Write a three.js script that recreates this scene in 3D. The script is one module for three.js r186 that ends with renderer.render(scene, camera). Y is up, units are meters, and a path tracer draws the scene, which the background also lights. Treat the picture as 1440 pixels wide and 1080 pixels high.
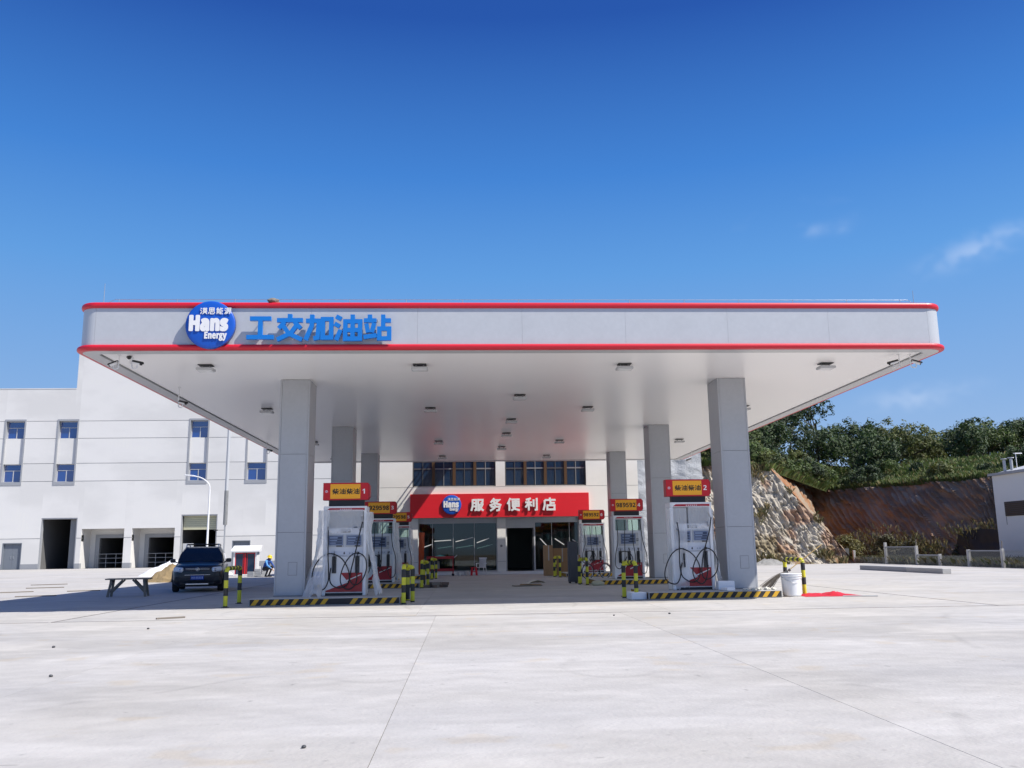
import * as THREE from 'three';
import { mergeGeometries } from 'three/addons/utils/BufferGeometryUtils.js';
import { RoundedBoxGeometry } from 'three/addons/geometries/RoundedBoxGeometry.js';
import { MarchingCubes } from 'three/addons/objects/MarchingCubes.js';

const scene = new THREE.Scene();
const renderer = new THREE.WebGLRenderer({ antialias: true });
renderer.toneMapping = THREE.LinearToneMapping;
renderer.toneMappingExposure = 1.56;
renderer.shadowMap.enabled = true;

// ---------------------------------------------------------------- camera
const camera = new THREE.PerspectiveCamera(46.88, 4 / 3, 0.1, 2000);
camera.position.set(0, 1.4, 0);
camera.rotation.order = 'YXZ';
camera.rotation.set(0.1844, -0.054, -0.0141);
scene.add(camera);

// ---------------------------------------------------------------- sky and sun
const SUN = new THREE.Vector3(0.72, 1, 0.385).normalize();
const smooth = (a, b, x) => { const t = Math.min(1, Math.max(0, (x - a) / (b - a))); return t * t * (3 - 2 * t); };
const lerp = (a, b, t) => a + (b - a) * t;
function mulberry(seed) {
  let s = seed | 0;
  return () => { s = (s + 0x6d2b79f5) | 0; let t = Math.imul(s ^ (s >>> 15), 1 | s); t = (t + Math.imul(t ^ (t >>> 7), 61 | t)) ^ t; return ((t ^ (t >>> 14)) >>> 0) / 4294967296; };
}
const hash2 = (x, y, s = 0) => { let h = Math.imul(x, 374761393) ^ Math.imul(y, 668265263) ^ Math.imul(s, 1442695041); h = Math.imul(h ^ (h >>> 13), 1274126177); return ((h ^ (h >>> 16)) >>> 0) / 4294967296; };
function vnoise(x, y, p = 0, s = 0) {           // value noise, period p when p > 0
  const ix = Math.floor(x), iy = Math.floor(y), fx = x - ix, fy = y - iy, u = fx * fx * (3 - 2 * fx), v = fy * fy * (3 - 2 * fy);
  const w = (k) => (p ? ((k % p) + p) % p : k);
  const a = hash2(w(ix), w(iy), s), b = hash2(w(ix + 1), w(iy), s), c = hash2(w(ix), w(iy + 1), s), d = hash2(w(ix + 1), w(iy + 1), s);
  return lerp(lerp(a, b, u), lerp(c, d, u), v);
}
function fbm(x, y, oct = 4, p = 0, s = 0) {
  let sum = 0, amp = 0.5, tot = 0;
  for (let i = 0; i < oct; i++) { sum += amp * vnoise(x, y, p, s + i); tot += amp; amp *= 0.5; x *= 2; y *= 2; p *= 2; }
  return sum / tot;
}
{
  const W = 2048, Hh = 1024, d = new Float32Array(W * Hh * 4);
  // radiance of clear air by elevation (degrees)
  const stops = [[-90, [0.26, 0.30, 0.36]], [-2, [0.26, 0.31, 0.38]], [0, [0.27, 0.35, 0.47]], [4, [0.225, 0.328, 0.495]], [9, [0.158, 0.282, 0.495]], [17.4, [0.079, 0.222, 0.485]], [23.7, [0.038, 0.150, 0.425]], [33, [0.0140, 0.062, 0.265]], [45, [0.0095, 0.045, 0.205]], [90, [0.011, 0.046, 0.195]]];
  for (let r = 0; r < Hh; r++) {
    const el = ((r + 0.5) / Hh - 0.5) * Math.PI, deg = el * 180 / Math.PI;
    let k = 0; while (k < stops.length - 2 && deg > stops[k + 1][0]) k++;
    const t = Math.min(1, Math.max(0, (deg - stops[k][0]) / (stops[k + 1][0] - stops[k][0])));
    for (let c = 0; c < W; c++) {
      const az = ((c + 0.5) / W - 0.5) * 2 * Math.PI;
      const x = Math.cos(az) * Math.cos(el), y = Math.sin(el), z = Math.sin(az) * Math.cos(el);
      const cs = x * SUN.x + y * SUN.y + z * SUN.z;
      const aure = 0.9 * Math.pow(Math.max(0, cs), 8) + 1.6 * Math.pow(Math.max(0, cs), 60), ray = 1 + 0.25 * Math.max(0, cs) ** 2;
      const o = (r * W + c) * 4;
      for (let i = 0; i < 3; i++) d[o + i] = lerp(stops[k][1][i], stops[k + 1][1][i], t) * ray + aure * [0.45, 0.47, 0.5][i];
      // thin high clouds low over the horizon
      if (deg > 5 && deg < 24) {
        let q = az + Math.PI / 2; if (q > Math.PI) q -= 2 * Math.PI;   // 0 straight ahead, + to the right
        const n = fbm(q * 22, deg * 0.9, 5, 0, 7), m = fbm(q * 7, deg * 0.5, 3, 0, 3);
        let a = smooth(0.60, 0.80, n) * smooth(0.56, 0.72, m) * 0.05 * smooth(0.2, 0.5, q);
        const blob = (qq, dd, sq, sd, tilt) => { const u = q - qq, v = deg - dd - tilt * u; return Math.exp(-((u / sq) ** 2) - ((v / sd) ** 2)); };
        const frag = 0.35 + 1.1 * smooth(0.35, 0.7, fbm(q * 90, deg * 2.6, 4, 0, 11));
        a += 0.6 * frag * (0.30 * blob(0.562, 16.7, 0.045, 0.65, 14) + 0.16 * blob(0.43, 19.1, 0.014, 0.4, 8) + 0.14 * blob(0.40, 19.0, 0.01, 0.35, 10) + 0.22 * blob(0.48, 8.4, 0.035, 0.55, 0) + 0.10 * blob(0.535, 8.9, 0.02, 0.4, 0));
        a = Math.min(0.7, a);
        for (let i = 0; i < 3; i++) d[o + i] = lerp(d[o + i], [0.62, 0.66, 0.74][i], a);
      }
      d[o + 3] = 1;
    }
  }
  const sky = new THREE.DataTexture(d, W, Hh, THREE.RGBAFormat, THREE.FloatType);
  sky.mapping = THREE.EquirectangularReflectionMapping; sky.magFilter = THREE.LinearFilter; sky.minFilter = THREE.LinearFilter; sky.needsUpdate = true;
  scene.background = sky; scene.environment = sky;
}
const sun = new THREE.DirectionalLight(new THREE.Color(1, 0.955, 0.885), 4.2);
sun.position.copy(SUN).multiplyScalar(120).add(new THREE.Vector3(0, 0, -45));
sun.target.position.set(0, 0, -45);
sun.castShadow = true;
sun.shadow.mapSize.set(4096, 4096);
Object.assign(sun.shadow.camera, { left: -80, right: 80, top: 80, bottom: -80, near: 1, far: 320 });
scene.add(sun, sun.target);

// ---------------------------------------------------------------- helpers
const taken = new Map();
const numbered = (n) => { const k = taken.get(n) || 0; taken.set(n, k + 1); return k ? n + '_' + String(k).padStart(3, '0') : n; };
function tag(o, label, category, group, kind) { if (label) o.userData.label = label; if (category) o.userData.category = category; if (group) o.userData.group = group; if (kind) o.userData.kind = kind; return o; }
function thing(name, label, category, pos = [0, 0, 0], turn = 0, group) {
  const o = new THREE.Group(); o.name = numbered(name); o.position.set(...pos); o.rotation.y = turn; scene.add(o);
  return tag(o, label, category, group);
}
function mesh(name, geo, mat, parent = scene) {
  const g = Array.isArray(geo) ? merge(geo) : geo;
  const m = new THREE.Mesh(g, mat); m.name = parent === scene ? numbered(name) : name; m.castShadow = m.receiveShadow = true; parent.add(m); return m;
}
function structure(name, geo, mat, label, parent = scene) { const m = mesh(name, geo, mat, parent); if (parent === scene) tag(m, label, null, null, 'structure'); return m; }
function plain(g, colour) {
  const h = g.index ? g.toNonIndexed() : g;
  for (const k of Object.keys(h.attributes)) if (!['position', 'normal', 'uv', colour ? 'color' : ''].includes(k)) h.deleteAttribute(k);
  if (!h.attributes.normal) h.computeVertexNormals();
  if (!h.attributes.uv) h.setAttribute('uv', new THREE.BufferAttribute(new Float32Array(h.attributes.position.count * 2), 2));
  h.clearGroups?.(); h.morphAttributes = {};
  return h;
}
function merge(list, colour) { const l = list.flat(9).map((g) => plain(g, colour)); return l.length === 1 ? l[0] : mergeGeometries(l); }
function place(g, x = 0, y = 0, z = 0, rx = 0, ry = 0, rz = 0) {
  g.applyMatrix4(new THREE.Matrix4().compose(new THREE.Vector3(x, y, z), new THREE.Quaternion().setFromEuler(new THREE.Euler(rx, ry, rz)), new THREE.Vector3(1, 1, 1))); return g;
}
function bx(w, h, d, x = 0, y = 0, z = 0) {       // box by its centre, uv in metres
  const g = new THREE.BoxGeometry(w, h, d), uv = g.attributes.uv, dim = [[d, h], [d, h], [w, d], [w, d], [w, h], [w, h]];
  for (let i = 0; i < uv.count; i++) { const [a, b] = dim[i >> 2]; uv.setXY(i, uv.getX(i) * a + x, uv.getY(i) * b + y); }
  g.translate(x, y, z); return g;
}
const span = (x0, x1, y0, y1, z0, z1) => bx(x1 - x0, y1 - y0, Math.abs(z1 - z0), (x0 + x1) / 2, (y0 + y1) / 2, (z0 + z1) / 2);
function rb(w, h, d, r, x = 0, y = 0, z = 0, seg = 2) { const g = new RoundedBoxGeometry(w, h, d, seg, Math.min(r, w / 2.01, h / 2.01, d / 2.01)); g.translate(x, y, z); return g; }
const V = (x, y, z) => new THREE.Vector3(x, y, z);
function bar(a, b, r, seg = 8, r2 = r) {           // round bar between two points
  const A = V(...a), B = V(...b), L = A.distanceTo(B), g = new THREE.CylinderGeometry(r2, r, L, seg);
  g.applyQuaternion(new THREE.Quaternion().setFromUnitVectors(V(0, 1, 0), B.clone().sub(A).normalize())); g.translate(...A.add(B).multiplyScalar(0.5).toArray()); return g;
}
function sqbar(a, b, w, t) {                       // square bar between two points, w across, t thick
  const A = V(...a), B = V(...b), L = A.distanceTo(B), g = bx(w, L, t);
  g.applyQuaternion(new THREE.Quaternion().setFromUnitVectors(V(0, 1, 0), B.clone().sub(A).normalize())); g.translate(...A.add(B).multiplyScalar(0.5).toArray()); return g;
}
function tube(pts, r, n = 40, seg = 8, closed = false, tension = 0.5) { return new THREE.TubeGeometry(new THREE.CatmullRomCurve3(pts.map((p) => V(...p)), closed, 'catmullrom', tension), n, r, seg, closed); }
function bendPipe(pts, r, rad, n = 6) {            // polyline with rounded elbows as dense points
  const P = pts.map((p) => V(...p)), out = [P[0]];
  for (let i = 1; i < P.length - 1; i++) {
    const a = P[i - 1].clone().sub(P[i]), b = P[i + 1].clone().sub(P[i]), la = a.length(), lb = b.length(); a.normalize(); b.normalize();
    const rr = Math.min(rad, la * 0.49, lb * 0.49), s = P[i].clone().addScaledVector(a, rr), e = P[i].clone().addScaledVector(b, rr);
    for (let k = 0; k <= n; k++) { const t = k / n; out.push(s.clone().multiplyScalar((1 - t) * (1 - t)).addScaledVector(P[i], 2 * t * (1 - t)).addScaledVector(e, t * t)); }
  }
  out.push(P[P.length - 1]); return out;
}
function sweep(points, r, seg = 10, from = 0, to = 1) {   // tube along dense points (arc from..to of its length)
  const L = [0]; for (let i = 1; i < points.length; i++) L.push(L[i - 1] + points[i].distanceTo(points[i - 1]));
  const at = (s) => { let i = 1; while (i < L.length - 1 && L[i] < s) i++; const t = (s - L[i - 1]) / Math.max(1e-9, L[i] - L[i - 1]); return points[i - 1].clone().lerp(points[i], t); };
  const T = L[L.length - 1], s0 = from * T, s1 = to * T, pts = [at(s0)];
  for (let i = 0; i < L.length; i++) if (L[i] > s0 + 0.004 && L[i] < s1 - 0.004) pts.push(points[i]);
  pts.push(at(s1));
  const path = new THREE.CurvePath(); for (let i = 1; i < pts.length; i++) path.add(new THREE.LineCurve3(pts[i - 1], pts[i]));
  const g = [];
  // ring loft
  const pos = [], idx = [], uv = []; let ref = null;
  pts.forEach((p, i) => {
    const t = (pts[i + 1] || p).clone().sub(pts[i - 1] || p).normalize();
    if (!ref) ref = Math.abs(t.y) > 0.9 ? V(1, 0, 0) : V(0, 1, 0);
    const n = ref.clone().addScaledVector(t, -ref.dot(t)).normalize(), b = t.clone().cross(n); ref = n;
    for (let k = 0; k <= seg; k++) { const a = k / seg * 2 * Math.PI, q = p.clone().addScaledVector(n, Math.cos(a) * r).addScaledVector(b, Math.sin(a) * r); pos.push(q.x, q.y, q.z); uv.push(k / seg, i); }
  });
  for (let i = 0; i < pts.length - 1; i++) for (let k = 0; k < seg; k++) { const a = i * (seg + 1) + k, b = a + seg + 1; idx.push(a, a + 1, b, b, a + 1, b + 1); }
  const q = new THREE.BufferGeometry(); q.setAttribute('position', new THREE.Float32BufferAttribute(pos, 3)); q.setAttribute('uv', new THREE.Float32BufferAttribute(uv, 2)); q.setIndex(idx); q.computeVertexNormals(); return q;
}
function extrude(pts, depth, bevel = 0, hole) {    // polygon in xy extruded along +z
  const s = new THREE.Shape(pts.map((p) => new THREE.Vector2(...p))); if (hole) for (const h of hole) s.holes.push(new THREE.Path(h.map((p) => new THREE.Vector2(...p))));
  return new THREE.ExtrudeGeometry(s, { depth, bevelEnabled: bevel > 0, bevelThickness: bevel, bevelSize: bevel, bevelSegments: 1, curveSegments: 6 });
}
function sheet(nu, nv, f, colour) {                // parametric grid; f(u, v, i, j) -> [x, y, z, u?, v?, r, g, b]
  const pos = [], uv = [], col = [], idx = [];
  for (let j = 0; j <= nv; j++) for (let i = 0; i <= nu; i++) { const q = f(i / nu, j / nv, i, j); pos.push(q[0], q[1], q[2]); uv.push(q[3] ?? i / nu, q[4] ?? j / nv); if (colour) col.push(q[5], q[6], q[7]); }
  for (let j = 0; j < nv; j++) for (let i = 0; i < nu; i++) { const a = j * (nu + 1) + i, b = a + nu + 1; idx.push(a, a + 1, b, b, a + 1, b + 1); }
  const g = new THREE.BufferGeometry(); g.setAttribute('position', new THREE.Float32BufferAttribute(pos, 3)); g.setAttribute('uv', new THREE.Float32BufferAttribute(uv, 2));
  if (colour) g.setAttribute('color', new THREE.Float32BufferAttribute(col, 3)); g.setIndex(idx); g.computeVertexNormals(); return g;
}
function lathe(profile, seg = 24) { return new THREE.LatheGeometry(profile.map((p) => new THREE.Vector2(...p)), seg); }
function clone(o, label, pos, turn) { const c = o.clone(); c.name = numbered(o.name.replace(/_\d{3}$/, '')); c.userData = { ...o.userData }; if (label) c.userData.label = label; if (pos) c.position.set(...pos); if (turn !== undefined) c.rotation.y = turn; scene.add(c); return c; }

// ---------------------------------------------------------------- textures and materials
function tex(n, fn, { srgb = true, repeat = 1, m = n } = {}) {
  const d = new Uint8Array(n * m * 4);
  for (let y = 0; y < m; y++) for (let x = 0; x < n; x++) { const c = fn(x / n, y / m), o = (y * n + x) * 4; for (let i = 0; i < 3; i++) d[o + i] = Math.max(0, Math.min(255, (Array.isArray(c) ? c[i] : c) * 255)); d[o + 3] = 255; }
  const t = new THREE.DataTexture(d, n, m); t.wrapS = t.wrapT = THREE.RepeatWrapping; t.magFilter = THREE.LinearFilter; t.minFilter = THREE.LinearMipmapLinearFilter; t.generateMipmaps = true;
  if (srgb) t.colorSpace = THREE.SRGBColorSpace; t.repeat.set(repeat, repeat); t.needsUpdate = true; return t;
}
const again = (t, sx, sy = sx) => { const c = t.clone(); c.repeat.set(sx, sy); c.needsUpdate = true; return c; };
const lin = (r, g, b) => new THREE.Color().setRGB(r, g, b);
const M = {};
const std = (name, o) => { const m = new (o.physical ? THREE.MeshPhysicalMaterial : THREE.MeshStandardMaterial)(); delete o.physical; if (typeof o.color === 'number') o.color = new THREE.Color(o.color); Object.assign(m, o); m.name = name; return (M[name] = m); };
const grainT = tex(256, (u, v) => 0.80 + 0.20 * fbm(u * 16, v * 16, 5, 16, 1) , {});
const bumpT = tex(256, (u, v) => fbm(u * 32, v * 32, 4, 32, 2), { srgb: false });
const stainT = tex(512, (u, v) => { const a = fbm(u * 4, v * 8, 6, 4, 5), s = fbm(u * 40, v * 3, 4, 1, 9); const k = 0.955 + 0.045 * smooth(0.25, 0.7, a) - 0.018 * smooth(0.55, 0.8, s); return [k, k, k * 0.992]; }, {});
const dustT = tex(512, (u, v) => { const a = fbm(u * 6, v * 6, 6, 6, 15), b = fbm(u * 48, v * 48, 3, 48, 16); const k = 0.94 + 0.035 * a + 0.03 * b; return [k, k, k]; }, {});
const smudgeT = tex(256, (u, v) => 0.35 + 0.5 * fbm(u * 5, v * 5, 5, 5, 21), { srgb: false });

std('plaster', { color: lin(0.70, 0.685, 0.67), roughness: 0.9, map: again(stainT, 0.06, 0.06), bumpMap: again(bumpT, 1, 1), bumpScale: 0.004 });
std('storeWall', { color: lin(0.74, 0.725, 0.695), roughness: 0.7, map: again(stainT, 0.11), bumpMap: bumpT, bumpScale: 0.002 });
std('greyTrim', { color: lin(0.33, 0.34, 0.36), roughness: 0.6, map: dustT });
std('plinth', { color: lin(0.30, 0.31, 0.33), roughness: 0.85, map: dustT });
std('alu', { color: lin(0.56, 0.57, 0.58), roughness: 0.38, metalness: 0.2, map: again(dustT, 0.25) });
std('columnPanel', { color: lin(0.44, 0.455, 0.48), roughness: 0.42, metalness: 0.1, map: again(dustT, 0.3) });
std('soffit', { color: lin(0.93, 0.92, 0.905), roughness: 0.3, physical: true, ior: 1.6 });
std('red', { color: lin(0.62, 0.012, 0.030), roughness: 0.38, map: again(dustT, 0.8) });
std('signRed', { color: lin(0.68, 0.010, 0.022), roughness: 0.45, map: again(dustT, 0.5) });
std('pumpRed', { color: lin(0.36, 0.012, 0.022), roughness: 0.35, map: dustT });
std('boxRed', { color: lin(0.42, 0.010, 0.022), roughness: 0.4, map: dustT });
std('letterBlue', { color: lin(0.005, 0.165, 0.55), roughness: 0.4 });
std('discBlue', { color: lin(0.007, 0.092, 0.50), roughness: 0.4, map: again(dustT, 0.6) });
std('white', { color: lin(0.80, 0.80, 0.80), roughness: 0.5, map: dustT });
std('pumpWhite', { color: lin(0.84, 0.845, 0.85), roughness: 0.4, map: dustT });
std('panelGrey', { color: lin(0.68, 0.70, 0.74), roughness: 0.4, map: dustT });
std('lightGrey', { color: lin(0.50, 0.51, 0.52), roughness: 0.55, map: dustT });
std('midGrey', { color: lin(0.22, 0.225, 0.23), roughness: 0.6, map: dustT });
std('darkGrey', { color: lin(0.07, 0.072, 0.076), roughness: 0.6, map: dustT });
std('black', { color: lin(0.018, 0.018, 0.02), roughness: 0.5 });
std('rubber', { color: lin(0.016, 0.016, 0.017), roughness: 0.65 });
std('steel', { color: lin(0.55, 0.56, 0.57), roughness: 0.35, metalness: 0.8 });
std('galv', { color: lin(0.42, 0.43, 0.44), roughness: 0.55, metalness: 0.4, map: dustT });
std('yellow', { color: lin(0.62, 0.60, 0.03), roughness: 0.5, map: again(dustT, 1.2) });
std('bandBlack', { color: lin(0.022, 0.022, 0.024), roughness: 0.55 });
std('stripeYellow', { color: lin(0.72, 0.40, 0.025), roughness: 0.7, map: again(dustT, 2) });
std('stripeBlack', { color: lin(0.035, 0.033, 0.033), roughness: 0.8, map: again(dustT, 2) });
std('kerb', { color: lin(0.42, 0.41, 0.40), roughness: 0.9, map: again(stainT, 0.5), bumpMap: bumpT, bumpScale: 0.004 });
std('glassBlue', { color: lin(0.006, 0.050, 0.24), roughness: 0.08, metalness: 0.0, physical: true, clearcoat: 1, clearcoatRoughness: 0.05, specularIntensity: 1, ior: 1.9 });
std('glassDark', { color: lin(0.008, 0.026, 0.062), roughness: 0.07, physical: true, ior: 1.6 });
std('pane', { color: lin(0.62, 0.74, 0.72), roughness: 0.02, physical: true, transmission: 1, thickness: 0, ior: 1.5 });
std('brownFrame', { color: lin(0.085, 0.042, 0.016), roughness: 0.5, map: dustT });
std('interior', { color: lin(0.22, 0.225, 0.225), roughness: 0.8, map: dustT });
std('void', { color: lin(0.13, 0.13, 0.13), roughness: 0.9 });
std('wood', { color: lin(0.19, 0.165, 0.14), roughness: 0.85, map: again(stainT, 1, 4) });
std('cardboard', { color: lin(0.42, 0.27, 0.15), roughness: 0.9, map: dustT });
std('foam', { color: lin(0.80, 0.81, 0.83), roughness: 0.8, bumpMap: bumpT, bumpScale: 0.003 });
std('plastic', { color: lin(0.97, 0.975, 0.98), roughness: 0.4, physical: true, transmission: 0.66, thickness: 0, ior: 1.4, side: THREE.DoubleSide });
// ---------------------------------------------------------------- lettering: strokes on a 100 x 100 field, y down
const box4 = (x0, y0, x1, y1) => [[x0, y0], [x1, y0], [x1, y1], [x0, y1], [x0, y0]];
const WATER = [[[8, 10], [26, 20]], [[3, 36], [21, 46]], [[24, 58], [9, 95]]];
const ZHAN = (x, w) => [];
const GLYPH = {
  gong: [[[14, 18], [86, 18]], [[50, 18], [50, 84]], [[4, 84], [96, 84]]],
  jiao: [[[50, 2], [50, 20]], [[6, 24], [94, 24]], [[33, 30], [13, 53]], [[66, 30], [88, 53]], [[72, 44], [54, 70], [8, 93]], [[28, 44], [48, 72], [93, 93]]],
  jia: [[[5, 26], [50, 26], [46, 86], [32, 89]], [[26, 4], [25, 44], [5, 94]], box4(63, 20, 92, 86)],
  you: [...WATER, box4(40, 28, 91, 90), [[40, 59], [91, 59]], [[65, 4], [65, 90]]],
  zhan: [[[24, 4], [24, 20]], [[3, 25], [47, 25]], [[12, 36], [18, 68]], [[39, 34], [31, 68]], [[3, 84], [48, 78]], [[70, 4], [70, 50]], [[70, 25], [97, 25]], box4(57, 54, 91, 89)],
  fu: [[[15, 10], [15, 60], [5, 95]], [[15, 14], [41, 14], [41, 88], [28, 91]], [[15, 38], [41, 38]], [[15, 62], [41, 62]], [[57, 6], [57, 97]], [[57, 14], [90, 14], [88, 36], [74, 37]], [[57, 50], [88, 50], [76, 76], [60, 94]], [[64, 58], [77, 80], [97, 93]]],
  wu: [[[42, 3], [14, 36]], [[34, 17], [76, 17], [54, 38], [6, 57]], [[30, 24], [56, 42], [95, 55]], [[14, 66], [82, 66], [76, 91], [56, 94]], [[49, 50], [42, 76], [10, 96]]],
  bian: [[[28, 3], [5, 48]], [[19, 30], [19, 97]], [[34, 14], [97, 14]], box4(44, 30, 90, 62), [[44, 46], [90, 46]], [[67, 14], [67, 62], [56, 82], [33, 95]], [[44, 68], [64, 85], [97, 94]]],
  li: [[[46, 7], [8, 17]], [[3, 36], [54, 36]], [[29, 12], [29, 97]], [[27, 42], [4, 74]], [[33, 44], [52, 64]], [[66, 14], [66, 70]], [[90, 4], [90, 90], [74, 92]]],
  dian: [[[52, 2], [56, 16]], [[14, 20], [97, 20]], [[14, 20], [14, 60], [4, 96]], [[58, 26], [58, 58]], [[58, 42], [91, 42]], box4(34, 60, 88, 91)],
  chai: [[[12, 20], [12, 46]], [[28, 4], [28, 44]], [[28, 22], [46, 22]], [[5, 50], [48, 44]], [[60, 4], [60, 46], [92, 46], [93, 36]], [[90, 14], [60, 26]], [[5, 62], [95, 62]], [[50, 50], [50, 99]], [[45, 66], [8, 94]], [[55, 66], [92, 94]]],
  han: [...WATER, [[36, 15], [97, 15]], [[53, 4], [53, 26]], [[80, 4], [80, 26]], box4(46, 32, 88, 52), [[67, 24], [67, 74]], [[36, 66], [98, 66]], [[65, 68], [33, 96]], [[69, 68], [99, 96]]],
  si: [box4(20, 8, 80, 52), [[20, 30], [80, 30]], [[50, 8], [50, 52]], [[14, 64], [7, 92]], [[31, 62], [34, 93], [76, 93], [79, 80]], [[50, 58], [57, 76]], [[80, 62], [95, 84]]],
  neng: [[[27, 3], [10, 26], [44, 23]], [[13, 36], [13, 96]], [[13, 36], [42, 36], [42, 94]], [[13, 54], [42, 54]], [[13, 72], [42, 72]], [[61, 4], [61, 42], [93, 42]], [[90, 12], [61, 24]], [[61, 52], [61, 92], [95, 92]], [[90, 60], [61, 72]]],
  yuan: [...WATER, [[34, 10], [97, 10]], [[38, 10], [37, 60], [26, 96]], box4(52, 25, 88, 56), [[52, 41], [88, 41]], [[70, 56], [70, 95]], [[52, 64], [42, 86]], [[85, 64], [95, 84]]],
};
function strokeGlyph(c, key, x, y, s, w) {
  c.save(); c.translate(x, y); c.scale(s / 100, s / 100); c.lineWidth = w; c.lineCap = 'butt'; c.lineJoin = 'miter'; c.miterLimit = 3;
  for (const st of GLYPH[key]) {
    c.beginPath(); st.forEach((p, i) => (i ? c.lineTo(...p) : c.moveTo(...p)));
    if (st.length > 2 && st[0][0] === st[st.length - 1][0] && st[0][1] === st[st.length - 1][1]) c.closePath();
    c.stroke();
  }
  c.restore();
}
// outlines of whatever is drawn on a canvas -> shapes in units of the canvas height, y up, origin at bottom left
function traceCanvas(w, h, draw) {
  const cv = document.createElement('canvas'); cv.width = w; cv.height = h; const c = cv.getContext('2d'); c.fillStyle = c.strokeStyle = '#fff'; draw(c);
  const a = c.getImageData(0, 0, w, h).data, f = (x, y) => (x < 0 || y < 0 || x >= w || y >= h ? 0 : a[(y * w + x) * 4 + 3] / 255);
  const next = new Map(), key = (p) => Math.round(p[0] * 512) + ',' + Math.round(p[1] * 512);
  const L = 0.5, cut = (p, q) => { const A = f(...p), B = f(...q), t = (L - A) / (B - A); return [p[0] + (q[0] - p[0]) * t, p[1] + (q[1] - p[1]) * t]; };
  const add = (p, q) => next.set(key(p), { p, q });
  for (let y = -1; y < h; y++) for (let x = -1; x < w; x++) {
    const P = [[x, y], [x + 1, y], [x + 1, y + 1], [x, y + 1]], b = P.map((p) => f(...p) >= L), code = b[0] | (b[1] << 1) | (b[2] << 2) | (b[3] << 3);
    if (code === 0 || code === 15) continue;
    const e = (i) => cut(P[i], P[(i + 1) % 4]);
    // walk with the inside on the left of (y-down) edges
    const seg = { 1: [[3, 0]], 2: [[0, 1]], 3: [[3, 1]], 4: [[1, 2]], 5: [[3, 0], [1, 2]], 6: [[0, 2]], 7: [[3, 2]], 8: [[2, 3]], 9: [[2, 0]], 10: [[0, 1], [2, 3]], 11: [[2, 1]], 12: [[1, 3]], 13: [[1, 0]], 14: [[0, 3]] }[code];
    for (const [i, j] of seg) add(e(i), e(j));
  }
  const loops = [];
  while (next.size) {
    const [k0, s0] = next.entries().next().value; const loop = []; let k = k0, s = s0, guard = 0;
    while (s && guard++ < 200000) { next.delete(k); loop.push(s.p); k = key(s.q); s = next.get(k); }
    if (loop.length > 5) loops.push(loop);
  }
  const rdp = (pts, eps) => {
    if (pts.length < 3) return pts; const A = pts[0], B = pts[pts.length - 1], dx = B[0] - A[0], dy = B[1] - A[1], l = Math.hypot(dx, dy) || 1; let m = 0, at = 0;
    for (let i = 1; i < pts.length - 1; i++) { const d = Math.abs((pts[i][0] - A[0]) * dy - (pts[i][1] - A[1]) * dx) / l; if (d > m) { m = d; at = i; } }
    return m > eps ? [...rdp(pts.slice(0, at + 1), eps).slice(0, -1), ...rdp(pts.slice(at), eps)] : [A, B];
  };
  const conv = loops.map((l) => { const n = l.length >> 1; const s = [...rdp(l.slice(0, n + 1), 0.35).slice(0, -1), ...rdp([...l.slice(n), l[0]], 0.35).slice(0, -1)]; return s.map(([x, y]) => new THREE.Vector2(x / h, (h - y) / h)); }).filter((l) => l.length > 2);
  const area = (l) => THREE.ShapeUtils.area(l), inside = (p, l) => { let r = false; for (let i = 0, j = l.length - 1; i < l.length; j = i++) if ((l[i].y > p.y) !== (l[j].y > p.y) && p.x < (l[j].x - l[i].x) * (p.y - l[i].y) / (l[j].y - l[i].y) + l[i].x) r = !r; return r; };
  const depth = conv.map((l, i) => conv.filter((m, j) => j !== i && inside(l[0], m)).length);
  const shapes = [];
  conv.forEach((l, i) => { if (depth[i] % 2) return; const s = new THREE.Shape(area(l) < 0 ? l.slice().reverse() : l); conv.forEach((m, j) => { if (depth[j] === depth[i] + 1 && inside(m[0], l)) s.holes.push(new THREE.Path(area(m) > 0 ? m.slice().reverse() : m)); }); shapes.push(s); });
  return shapes;
}
function letterGeo(shapes, size, depth) { const g = new THREE.ExtrudeGeometry(shapes, { depth: depth / size, bevelEnabled: false, curveSegments: 1 }); g.scale(size, size, size); return g; }
const glyphGeo = (key, size, depth, w = 15) => letterGeo(traceCanvas(200, 200, (c) => strokeGlyph(c, key, 8, 8, 184, w)), size, depth);
const textGeo = (text, size, depth, { sx = 1, fat = 0, font = 'bold 170px sans-serif' } = {}) => {
  const shapes = traceCanvas(900, 230, (c) => { c.font = font; c.translate(20, 175); c.scale(sx, 1); c.fillText(text, 0, 0); if (fat) { c.lineWidth = fat; c.lineJoin = 'round'; c.strokeText(text, 0, 0); } });
  const g = letterGeo(shapes, size, depth); g.computeBoundingBox(); const b = g.boundingBox; g.translate(-(b.min.x + b.max.x) / 2, -b.min.y, 0); return g;
};
function canvasTex(w, h, draw) {
  const cv = document.createElement('canvas'); cv.width = w; cv.height = h; draw(cv.getContext('2d'), w, h);
  const t = new THREE.CanvasTexture(cv); t.colorSpace = THREE.SRGBColorSpace; return t;
}
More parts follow.
